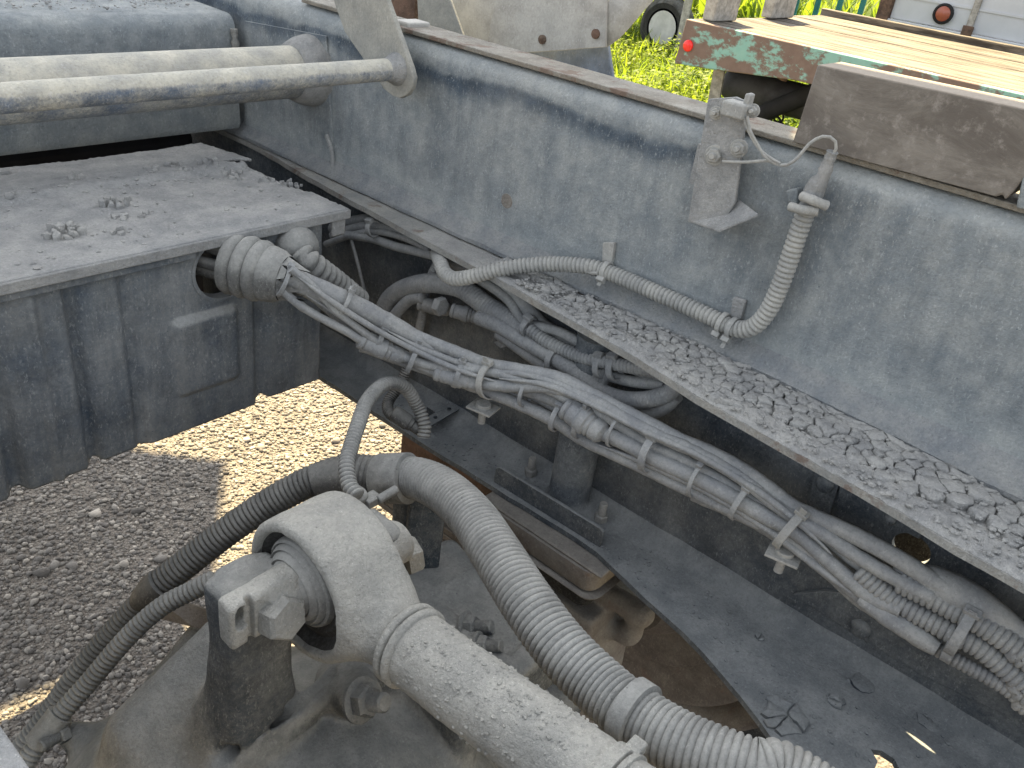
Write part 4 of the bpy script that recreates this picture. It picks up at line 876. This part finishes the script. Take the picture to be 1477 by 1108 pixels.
mm = MB(); mm.lathe(P(195, 873, d=1.175), P(225, 848, d=1.17) - P(195, 873, d=1.175), [(0, .010), (.012, .017), (.035, .0225), (.05, .0225), (.051, .018)], 22); mm.build('end_sleeve', M['darkhose'], bh, angle=45)
MB().tube([P(205, 866, d=1.18), P(160, 915, d=1.19), P(110, 975, d=1.195), P(70, 1030, d=1.2), P(20, 1095, d=1.2), P(-20, 1150, d=1.2)], .0155, 16, corr=(0.0075, 0.0022)).build('hose', M['darkhose'], bh, angle=80)
# clamp where the small hose crosses the big one
mm = MB(); c = P(512, 716, d=1.07); mm.lathe(c, (0.3, -0.2, 1), [(-.012, .012), (-.010, .015), (.006, .0155), (.010, .012)], 16); mm.box(c + V(.016, -.012, -.006), (.022, .018, .012)); mm.cyl(c + V(.02, -.02, -.004), c + V(.05, -.022, .0), .006); mm.build('clamp', M['hose'], bh, bevel=.0015)
lh = thing('slim_ribbed_hose', 'slim ribbed hose running from behind the bolted block to the bottom left corner', 'hose', P(130, 980, d=1.05))
MB().tube([P(310, 836, d=1.06), P(275, 853, d=1.06), P(232, 876, d=1.06), P(185, 918, d=1.06), P(130, 982, d=1.06), P(78, 1042, d=1.05), P(40, 1095, d=1.04), P(10, 1150, d=1.03)], .0118, 16, corr=(0.0065, 0.0022)).build('hose', M['hose'], lh, angle=80)
sleeve(lh, P(88, 1030, d=1.055), P(52, 1074, d=1.045), .0165, .0155, 'hose')

# ------------------------------------------------------------------ torque rod with bushed eye
tr = thing('torque_rod', 'pale dust-caked torque rod with a big bushed eye bolted over the axle', 'rod', (0.43, 0.45, -0.70))
EC = P(424, 858, X=0.385); EY, EZ = EC[1], EC[2]; EX = 0.428; ER = 0.080
ra, rb = P(583, 925, X=0.436), P(830, 1108, X=0.436); rd = unit(rb - ra)
def eye_f(X, Y, Z):
    d = sd_cylx(X, Y, Z, (EX, EY, EZ), ER, 0.042, 0.007)
    st = sd_cap(X, Y, Z, (EX, EY, EZ), ra - rd * 0.005, 0.050, 0.036); st = np.maximum(st, np.abs(X - EX) - 0.043)
    d = smin(d, st, 0.03)
    h = np.sqrt((Y - EY) ** 2 + (Z - EZ) ** 2) - 0.066; d = np.maximum(d, -h)
    ch = h - 0.35 * np.maximum(0, (EX - X) - 0.036); d = np.maximum(d, -ch)
    return d + 0.0007 * np.sin(X * 160 + Y * 90) * np.sin(Y * 150 + Z * 60) * np.sin(Z * 130 + 2)
sdf_mesh(eye_f, (0.37, EY - 0.17, EZ - 0.10), (0.49, EY + 0.095, EZ + 0.10), 0.0034).build('eye', M['rod'], tr, angle=60)
mm = MB(); mm.lathe((EX - 0.038, EY, EZ), (1, 0, 0), [(0.014, .040), (.009, .0500), (.012, .057), (.004, .0635), (.0015, .0672), (.070, .0672), (.071, .04)], 40); mm.build('rubber_ring', M['rubber'], tr, angle=40)
bush = [(-.004, .051), (-.028, .0505), (-.033, .049), (-.035, .0465), (-.033, .045), (-.037, .0435), (-.040, .041), (-.038, .039), (-.042, .037), (-.045, .033), (-.0435, .031), (-.048, .0275)]
c2 = V(EX, EY + 0.005, EZ + 0.005)
mm = MB(); mm.lathe(c2, (1, 0, 0), bush + [(-.07, .0255)], 40); mm.build('bushing', M['hose'], tr, angle=30)
def pin_f(X, Y, Z):
    d = sd_cylx(X, Y, Z, (EX - 0.056, EY + .005, EZ + .006), 0.0265, 0.022, 0.004)
    d = smin(d, sd_box(X, Y, Z, (0.349, EY + 0.004, EZ + 0.007), (0.041, 0.0125, 0.028), 0.006), 0.008)
    d = np.maximum(d, -sd_box(X, Y, Z, (0.330, EY - 0.006, EZ + 0.012), (0.004, 0.006, 0.04), 0.002) - 0.0005)
    ho = P(349, 893, Y=EY - 0.008)
    hl = np.maximum(sd_cap(X, Y * 0, Z, (ho[0], 0, ho[2] - 0.007), (ho[0], 0, ho[2] + 0.007), 0.0070), Y - (EY + 0.012)); d = np.maximum(d, -hl)
    return d + .0005 * np.sin(X * 170) * np.sin(Y * 190) * np.sin(Z * 150)
sdf_mesh(pin_f, (0.295, EY - 0.05, EZ - 0.045), (EX - 0.02, EY + 0.05, EZ + 0.05), 0.0022).build('pin', M['rod'], tr, angle=60)
hexbolt('bolt', M['rod'], tr, P(397, 884, Y=EY - 0.007), (0.08, -1, 0.24), 0.0240, 0.023, tw=0.4)
L = np.linalg.norm(rb - ra); n = 220; k = 40
nr_, br_ = frame(rd); vs = []; fs = []
for i in range(n):
    for j in range(k):
        th = 2 * math.pi * j / k; r = 0.0375 + max(0, rng.normal(0, 0.0004)) + 0.0006 * math.sin(i * .3 + 3 * math.sin(th * 2)) * math.sin(th * 5 + i * .12); vs.append(ra + rd * (i / (n - 1) * (L + 0.75)) + (nr_ * math.cos(th) + br_ * math.sin(th)) * r)
fs = [(i * k + j, i * k + (j + 1) % k, (i + 1) * k + (j + 1) % k, (i + 1) * k + j) for i in range(n - 1) for j in range(k)] + [tuple(range(k)), tuple((n - 1) * k + j for j in range(k))]
tube_o = MB().add(vs, fs).build('tube', M['rod'], tr, angle=80)
def crumb_on_rod():
    t = rng.uniform(0.03, L); th = rng.normal(0, 0.9); e1 = unit(V(-0.25, 0, 1) - rd * (rd @ V(-0.25, 0, 1))); e2 = np.cross(rd, e1); return tuple(ra + rd * t + (e1 * math.cos(th) + e2 * math.sin(th)) * 0.0378)
crumbs(420, crumb_on_rod, 0.0005, 0.0026, 'dust_crumbs', tr, M['rod'])
for s0 in (0.004, 0.0145): 
    mm = MB(); c = ra + rd * s0; mm.lathe(c - rd * .005, rd, [(0, .036), (.0008, .0400), (.003, .0425), (.007, .0425), (.0092, .0400), (.010, .036)], 40); mm.build('ring_bead', M['rod'], tr, angle=60)
c = P(868, 1098, X=0.436); c = ra + rd * ((c - ra) @ rd)
mm = MB(); mm.lathe(c, rd, [(0, .036), (.001, .0405), (.014, .041), (.015, .038)], 40); mm.lathe(c + rd * .016, rd, [(0, .036), (.001, .0405), (.006, .0405), (.007, .036)], 40); mm.build('band_clamp', M['rod'], tr, angle=40)
MB().box(c + rd * 0.01 + V(.030, .0, .028), (.018, .014, .012)).build('clamp_screw', M['rod'], tr, bevel=.002)

# ------------------------------------------------------------------ axle housing
axh = thing('axle_housing', 'dark dusty cast axle housing with a bracket tower under the rod eye', 'axle', (0.5, 0.5, -1.4))
def ax_f(X, Y, Z):
    mn = np.minimum
    d = sd_box(X, Y, Z, (0.358, EY + 0.038, -0.792), (0.038, 0.023, 0.165), 0.006)                 # tower beside the pin
    d = smin(d, sd_cap(X, Y, Z, (0.345, EY + 0.058, EZ + 0.004), (0.372, EY + 0.058, EZ + 0.004), 0.014), 0.006)
    d = smin(d, sd_cap(X, Y, Z, (0.352, EY + 0.046, -0.76), P(345, 1160, d=1.07), 0.022, 0.13), 0.035)   # flank flaring down
    d = smin(d, sd_cap(X, Y, Z, P(322, 925, Y=0.66), P(222, 1065, Y=0.66), 0.030, 0.055), 0.03)
    lug = smin(sd_box(X, Y, Z, (0.515, EY + 0.030, -0.76), (0.024, 0.030, 0.12), 0.012), sd_box(X, Y, Z, (0.54, EY + 0.02, -0.86), (0.05, 0.05, 0.06), 0.015), 0.02)
    d = mn(d, lug)
    bowl = np.sqrt(((X - 0.40) / 0.95) ** 2 + ((Y - 0.53) / 0.95) ** 2 + (Z + 1.16) ** 2) - 0.300
    flank = np.sqrt(((X - 0.30) / 0.8) ** 2 + ((Y - 0.60) / 0.9) ** 2 + ((Z + 1.17) / 1.1) ** 2) - 0.262
    body_ = smin(bowl, flank, 0.012)
    d = smin(d, body_, 0.028)
    d = smin(d, sd_cap(X, Y, Z, (-0.4, 0.47, -1.16), (0.95, 0.50, -1.20), 0.12, 0.045), 0.03)
    pad = sd_box(X, Y, Z, (0.64, 0.53, -0.90), (0.115, 0.125, 0.045), 0.012)                        # spring pad with its raised rim
    pad = np.maximum(pad, -sd_box(X, Y, Z, (0.70, 0.50, -0.850), (0.05, 0.06, 0.012), 0.006))
    d = smin(d, pad, 0.02)
    d = smin(d, sd_cap(X, Y, Z, P(575, 815, Z=-0.862), P(650, 790, Z=-0.858), 0.010), 0.012)
    d = smin(d, sd_cap(X, Y, Z, P(640, 850, Z=-0.862), P(700, 820, Z=-0.860), 0.008), 0.012)
    d = smin(d, sd_box(X, Y, Z, (0.735, 0.70, -0.87), (0.045, 0.016, 0.10), 0.006), 0.02)
    d = smin(d, sd_cap(X, Y, Z, P(495, 985, d=1.03), P(518, 1006, d=0.975), 0.034, 0.027), 0.018)    # boss of the stud
    d = smin(d, sd_cap(X, Y, Z, P(500, 975, d=1.01), P(320, 1118, d=0.93), 0.016, 0.020), 0.012)     # cast ridge running down
    d = np.maximum(d, -sd_cap(X, Y, Z, P(478, 972, d=0.995), P(292, 1112, d=0.905), 0.009))          # groove beside it
    d = smin(d, sd_cap(X, Y, Z, P(300, 905, Z=-0.90), P(168, 1056, Z=-0.99), 0.020, 0.014), 0.02)    # seam flange on the flank
    d = smin(d, sd_cap(X, Y, Z, P(320, 935, d=1.04), P(215, 1110, d=1.0), 0.010, 0.009), 0.016)
    d = smin(d, sd_cap(X, Y, Z, P(190, 1085, Z=-1.0), P(108, 1062, Z=-0.985), 0.030, 0.018), 0.02)   # ear for the hose clamp
    return d + 0.0009 * np.sin(X * 70 + 2 * Y) * np.sin(Y * 83) * np.sin(Z * 61 + X * 20)
sdf_mesh(ax_f, (0.02, 0.16, -1.30), (0.92, 0.95, -0.56), 0.0058).build('housing', M['axle'], axh, angle=70)
MB().cyl((0.88, 0.52, -1.195), (1.19, 0.54, -1.13), 0.040, 28).build('axle_tube', M['axle'], axh)
c = P(522, 1012, Z=-0.845); hexbolt('stud_nut', M['axle'], axh, P(519, 1010, d=0.955), (0.15, -0.75, 0.45), 0.019, 0.016, washer=0.003, stud=0.018, rs=0.011, tw=.2)
hexbolt('stud_nut', M['axle'], axh, P(672, 905, Z=-0.865), (0.35, -0.75, 0.35), 0.017, 0.014, washer=.002, stud=.02, rs=.010)
hexbolt('stud_nut', M['axle'], axh, P(690, 932, Z=-0.86), (0.35, -0.75, 0.35), 0.014, 0.012, washer=.002, stud=.016, rs=.009)
hexbolt('stud_nut', M['axle'], axh, P(745, 960, Z=-0.90), (0.35, -0.75, 0.35), 0.014, 0.012, washer=.002, stud=.016, rs=.009)
hexbolt('pin_bolt', M['rod'], axh, P(580, 805, X=0.548), (1, -0.25, 0.1), 0.024, 0.020, tw=.3)
mm = MB(); mm.lathe(P(563, 786, X=0.53), (1, 0, 0.05), [(-.03, .026), (.010, .027), (.017, .022)], 24); mm.build('pin_end', M['rod'], axh, angle=40)
hexbolt('clamp_bolt', M['axle'], axh, P(95, 1056, Z=-0.965), (-1, -0.2, 0.25), 0.012, 0.011, stud=0.02, rs=.0075)
sh = MB().slab([P(232, 893, d=1.13), P(236, 872, d=1.13), P(262, 868, d=1.13), P(300, 880, d=1.10), P(330, 890, d=1.08), P(320, 915, d=1.08), P(280, 905, d=1.10)], (0.004, 0.004, -0.004)).build('hose_tab', M['axlebrown'], axh)
MB().slab([P(*q, X=1.03) for q in [(848, 860), (880, 880), (884, 925), (876, 968), (850, 985), (838, 940)]], (0.02, 0, 0)).build('flange_plate', M['axle'], axh, bevel=.004)
MB().box(P(612, 765, d=1.20), (0.05, 0.02, 0.13), (V(.8, -.6, 0), V(.6, .8, 0), V(0, 0, 1))).build('side_plate', M['axle'], axh, bevel=.004)

# ------------------------------------------------------------------ rusty spring hanger, wheel behind
sg = thing('spring_hanger', 'rusty brown cast spring hanger in the gap below the bump stop', 'hanger', (0.95, 0.45, -1.1))
def sg_f(X, Y, Z):
    d = sd_box(X, Y, Z, P(815, 880, X=0.955), (0.045, 0.080, 0.060), 0.012)
    d = smin(d, sd_box(X, Y, Z, P(852, 950, X=1.02), (0.035, 0.050, 0.13), 0.012), 0.03)
    hook = smin(sd_cap(X, Y, Z, P(868, 852, X=0.97), P(925, 885, X=0.975), 0.020), sd_cap(X, Y, Z, P(925, 885, X=0.975), P(905, 915, X=0.985), 0.018), 0.012)
    hook = np.maximum(hook, np.abs(X - 0.975) - 0.030)
    d = smin(d, hook, 0.012); d = smin(d, sd_cap(X, Y, Z, P(850, 905, X=0.97), P(910, 912, X=0.985), 0.016), 0.015)
    return d + .0008 * np.sin(X * 70) * np.sin(Y * 80) * np.sin(Z * 75)
sdf_mesh(sg_f, (0.82, 0.2, -1.35), (1.12, 0.75, -0.88), 0.0052).build('casting', M['tray'], sg, angle=60)
MB().bb(0.93, 1.02, 0.70, 0.95, -1.02, -0.885).build('spring_pack', M['rust'], sg, bevel=.004)
for k in range(4): MB().bb(0.925, 1.03, 0.50, 1.0, -1.05 - 0.016 * k, -1.037 - 0.016 * k).build('spring_leaf', M['axlebrown'], sg, bevel=.002)
MB().tube([P(748, 790, X=.93), P(770, 808, X=.93), P(775, 826, X=.94)], .014, 12).build('shackle', M['rust'], sg)
wl = thing('wheel', 'dark brown wheel drum and tyres glimpsed under the chassis flange', 'wheel', (1.5, 0.42, -1.65))
WC = V(0, 0.54, -1.13)
def wlathe(prof, name, mat, seg=64): mm = MB(); mm.lathe(WC, (1, 0, 0), prof, seg, cap=False); return mm.build(name, mat, wl, angle=35)
wlathe([(1.15, .001), (1.15, .09), (1.17, .11), (1.205, .13), (1.205, .20), (1.212, .205), (1.212, .285), (1.218, .295), (1.25, .300), (1.27, .300), (1.27, .06)], 'drum', M['axlebrown'])
wlathe([(1.33, .12), (1.32, .30), (1.275, .315), (1.255, .325), (1.238, .338), (1.232, .352), (1.236, .362), (1.246, .366), (1.256, .362), (1.262, .352), (1.275, .345), (1.56, .33)], 'rim', M['axlebrown'])
for x in (1.36,):
    wlathe([(x + .02, .32), (x, .35), (x - .01, .41), (x + .015, .46), (x + .035, .49), (x + .05, .50), (x + .23, .50), (x + .25, .49), (x + .27, .46), (x + .285, .41), (x + .27, .35), (x + .25, .32)], 'tyre', M['tyre'])

# ------------------------------------------------------------------ mudguard behind the rail
fd = thing('mudguard', 'beige mudguard plates with bolts and a blue-grey flap behind the rail', 'mudguard', (1.35, 1.0, -0.35))
def plate(pts, X, th, mat, name, par): return MB().slab([P(*q, X=X) if len(q) == 2 else P(q[0], q[1], X=q[2]) for q in pts], (th, 0, 0)).build(name, mat, par, bevel=0.0015)
arch = []
for k in range(15):
    t = math.radians(20 + 140 * k / 14); arch.append((0.50 + 0.68 * math.cos(t), -1.13 + 0.68 * math.sin(t)))
mm = MB(); mm.add([(x, y, z) for y, z in arch for x in (1.13, 1.75)], [(2 * k, 2 * k + 1, 2 * k + 3, 2 * k + 2) for k in range(14)]); am = mm.build('arch', M['tyre'], fd, angle=60); q = am.modifiers.new('thickness', 'SOLIDIFY'); q.thickness = 0.004
plate([(600, -30), (640, -30), (649, 0), (673, 66), (640, 60), (604, 48)], 1.22, .006, M['greyplate'], 'stay', fd)
plate([(545, -30), (600, -30), (598, 32), (566, 30)], 1.26, .03, M['rust'], 'hinge_lug', fd)
plate([(615, -30), (720, -30), (704, 76), (640, 66)], 1.30, .005, M['ochre'], 'side_plate', fd)
bp = plate([(719, -30), (876, -30), (874, 68), (800, 74), (751, 77), (742, 72), (700, 73)], 1.292, .005, M['ochre'], 'bolted_plate', fd)
# right part rolls away from the viewer
top = [(874, -30), (874, 69)]; vs = []; N = 10
for k in range(N + 1):
    t = k / N; Xk = 1.296 + 0.05 * t * t; xr = 874 + 80 * t; yb = np.interp(xr, [874, 886, 900, 917, 930, 944, 960], [68, 61, 48, 30, 14, 0, -25]); vs += [P(xr, -32, X=Xk), P(xr, yb, X=Xk)]
mm = MB().add(vs, [(2 * k, 2 * k + 2, 2 * k + 3, 2 * k + 1) for k in range(N)]).build('rolled_plate', M['ochre'], fd, angle=60)
so2 = mm.modifiers.new('thickness', 'SOLIDIFY'); so2.thickness = 0.004
plate([(715, 60), (876, 60), (880, 90), (890, 150), (760, 150)], 1.33, .008, M['flap'], 'flap', fd)
for px, py in ((783, 57), (860, 49), (705, 66)):
    mm = MB(); mm.lathe(P(px, py, X=1.292), (-1, 0, 0), [(0, .008), (.004, .008), (.006, .005)], 14); mm.build('bolt', M['rust'], fd)

# ------------------------------------------------------------------ background: flatbed truck, white body, fence, weeds
fb = thing('flatbed_truck', 'old flatbed truck with peeling turquoise rust-brown side beam and bleached plank deck', 'truck', (6, 1.5, GZ))
XT = 5.0; zt = -0.585; zb = -0.85
a = P(990, 27, X=XT)[1] ; 
side = MB().slab([V(XT, a + 0.0, zt), V(XT, a + 0.02, zb), V(XT, a - 0.25, zb + 0.02), V(XT, a - 0.8, zb + 0.075), V(XT, -3.0, zb + 0.075), V(XT, -3.0, zt)], (0.06, 0, 0)).build('side_beam', M['peel'], fb, bevel=.006)
mm = MB(); mm.lathe(P(993, 66, X=XT), (-1, 0, 0), [(0, .034), (.008, .034), (.014, .026), (.016, .0)], 24); mm.build('reflector', M['red'], fb)
for k in range(8):
    x0 = XT + 0.062 + k * 0.243; MB().bb(x0, x0 + 0.232, -3.0, a - 0.01 + rng.normal(0, .01), zt - 0.035, zt + 0.004 * rng.normal() * 0.6).build('plank', M['plank'], fb, bevel=.005)
MB().bb(XT + 1.99, XT + 2.06, -3.0, a, zt - 0.12, zt + 0.05).build('side_beam', M['plank'], fb, bevel=.005)
MB().bb(XT + 0.06, XT + 1.98, a - 0.07, a - 0.02, zt - 0.22, zt - 0.04).build('end_beam', M['peel'], fb, bevel=.005)
for x0, y0, w_, hh in ((XT + 0.10, a - 0.13, 0.30, 0.40), (XT + 0.95, a - 0.10, 0.35, 0.40)):
    MB().bb(x0, x0 + w_, y0, y0 + 0.08, zt + 0.005, zt + hh).build('stake', M['weathered'], fb, bevel=.008)
for x in (XT + 0.55, XT + 1.35): MB().bb(x, x + 0.08, -3.0, a - 0.1, zt - 0.26, zt - 0.05).build('frame_rail', M['darkmetal'], fb, bevel=.005)
MB().bb(XT + 0.15, XT + 1.8, a - 0.5, a - 0.44, zt - 0.23, zt - 0.04).build('cross_bearer', M['darkmetal'], fb); MB().bb(XT + 0.15, XT + 1.8, a - 1.1, a - 1.04, zt - 0.23, zt - 0.04).build('cross_bearer', M['darkmetal'], fb)
plate([(1030, 95), (1046, 95), (1034, 162), (1018, 162)], XT + 0.25, .02, M['weathered'], 'mud_flap', fb)
mm = MB(); q = P(1046, 118, X=XT + 0.45); mm.lathe(q, (0, -1, 0), [(0, .04), (.02, .09), (.05, .105), (.75, .105), (.78, .07)], 28); mm.build('tank', M['darkmetal'], fb, angle=40)
MB().cyl(P(1080, 172, X=XT + .3), P(1200, 122, X=XT + .3), 0.055, 14).build('brace', M['black'], fb)
MB().cyl(P(1128, 115, X=XT + .1), P(1136, 98, X=XT + .1), 0.03, 12).build('pipe_end', M['rust'], fb)
def tyre_thing(par, c, r, w_, rim): 
    ty = None; mm = MB(); mm.lathe(c, (1, 0, 0), [(0, r * .55), (.0, r * .62), (-.01, r * .8), (.02, r * .95), (.05, r), (w_ - .05, r), (w_ - .02, r * .95), (w_, r * .6)], 40, cap=False); wo = mm.build('wheel', M['tyre'], par)
    mm = MB(); mm.lathe(c, (1, 0, 0), [(.02, r * .1), (.02, r * .25), (.05, r * .3), (.06, r * .5), (.0, r * .58), (.0, r * .62)], 32); mm.build('rim', rim, wo)
wt = P(1090, 150, X=XT + 0.3); tyre_thing(fb, V(XT + 0.28, wt[1] - 1.9, GZ + 0.36), 0.36, 0.24, M['black']); tyre_thing(fb, V(XT + 1.5, wt[1] - 1.9, GZ + 0.36), 0.36, 0.24, M['black'])
MB().cyl(V(XT + 0.3, wt[1] - 1.9, GZ + 0.36), V(XT + 1.7, wt[1] - 1.9, GZ + 0.36), 0.08, 18).build('axle', M['darkmetal'], fb)
mm = MB(); bmx = iv * 0.17 + V(XT + 0.9, wt[1] - 1.9, GZ + .38); mm.add(bmx, [tuple(t) for t in if_.tolist()]); mm.build('differential', M['darkmetal'], fb)
for k, (px, py) in enumerate(((1118, 160), (1123, 168), (1119, 177), (1124, 185))):
    mm = MB(); mm.tube([P(px + 7 * math.cos(t), py + 9 * math.sin(t), X=XT + .45 + .02 * math.sin(t)) for t in np.linspace(0, 6.28, 14)], .007, 8); mm.build('chain_link', M['black'], fb)
wv = thing('white_truck_body', 'white panelled truck body with rusty hinges and a round lamp behind the plank deck', 'truck body', (7.7, 1.5, GZ))
XW = 7.6
ya = P(1288, 10, X=XW)[1]; zlo = P(1290, 27, X=XW)[2]
for k in range(5):
    y1 = ya - k * 0.62; MB().bb(XW, XW + 0.06, y1 - 0.60, y1, zlo, 0.9).build('panel', M['white'], wv, bevel=.006)
    MB().bb(XW - 0.02, XW - 0.001, y1 - 0.635, y1 - 0.585, zlo - .03, 0.9).build('hinge_strip', M['weathered'], wv, bevel=.004)
    MB().bb(XW - 0.035, XW - 0.021, y1 - 0.65, y1 - 0.57, zlo - .03, zlo + .05).build('hinge', M['rust'], wv, bevel=.004)
for k in range(4): MB().bb(XW - 0.008, XW - 0.001, ya - 3.2, ya, zlo + 0.16 + k * .2, zlo + 0.175 + k * .2).build('rib', M['white'], wv)
MB().bb(XW - 0.03, XW + 0.06, ya - 3.2, ya + 0.03, zlo - 0.09, zlo - 0.004).build('sill', M['white'], wv, bevel=.005)
MB().bb(XW - 0.04, XW + 0.05, ya + 0.002, ya + 0.10, zlo - .05, 0.9).build('corner_post', M['rust'], wv, bevel=.005)
mm = MB(); cl = P(1361, 20, X=XW - 0.01); mm.lathe(cl, (-1, 0, 0), [(0, .075), (.02, .075), (.025, .06), (.015, .055)], 28, cap=False); lr = mm.build('lamp', M['black'], wv)
mm = MB(); mm.lathe(cl, (-1, 0, 0), [(0.004, .058), (.018, .054), (.026, .03), (.028, .0)], 28); mm.build('lens', M['lampamber'], lr)
for y in (ya - 0.6, ya - 2.6):
    tyre_thing(wv, V(XW + 0.1, y, GZ + 0.36), 0.36, 0.22, M['rimpaint'])
MB().bb(XW + .3, XW + 1.6, ya - 3.1, ya - .1, zlo - .25, zlo - .1).build('frame', M['darkmetal'], wv)
tf = thing('fence', 'teal painted metal fence behind the plank deck', 'fence', P(1200, 10, X=11) * V(1, 1, 0) + V(0, 0, GZ))
yb = P(1120, 10, X=11)[1]; 
for k in range(14): MB().bb(11, 11.03, yb - k * 0.27, yb - k * 0.27 + 0.06, GZ, -0.1).build('slat', M['teal'], tf)
for z in (-1.2, -0.5): MB().bb(11.031, 11.06, yb - 3.1, yb + .1, z, z + .06).build('fence_rail', M['teal'], tf)
fw = thing('parked_vehicle', 'black tyre and pale rim of a vehicle parked in the weeds', 'vehicle', (9.5, 6.2, GZ))
cw = P(955, 40, X=9.5); tyre_thing(fw, cw + V(0, 0, 0.0), 0.34, 0.22, M['rimpaint'])
MB().bb(9.45, 11.0, cw[1] - 0.25, cw[1] + 1.6, cw[2] + 0.42, cw[2] + 1.2).build('body_shell', M['weathered'], fw, bevel=.05)
MB().bb(9.43, 9.46, cw[1] - 0.36, cw[1] - 0.26, cw[2] - .3, cw[2] + .6).build('stake_post', M['weathered'], fw, bevel=.01)
for o in scn.objects:
    if '_base' in o: del o['_base']
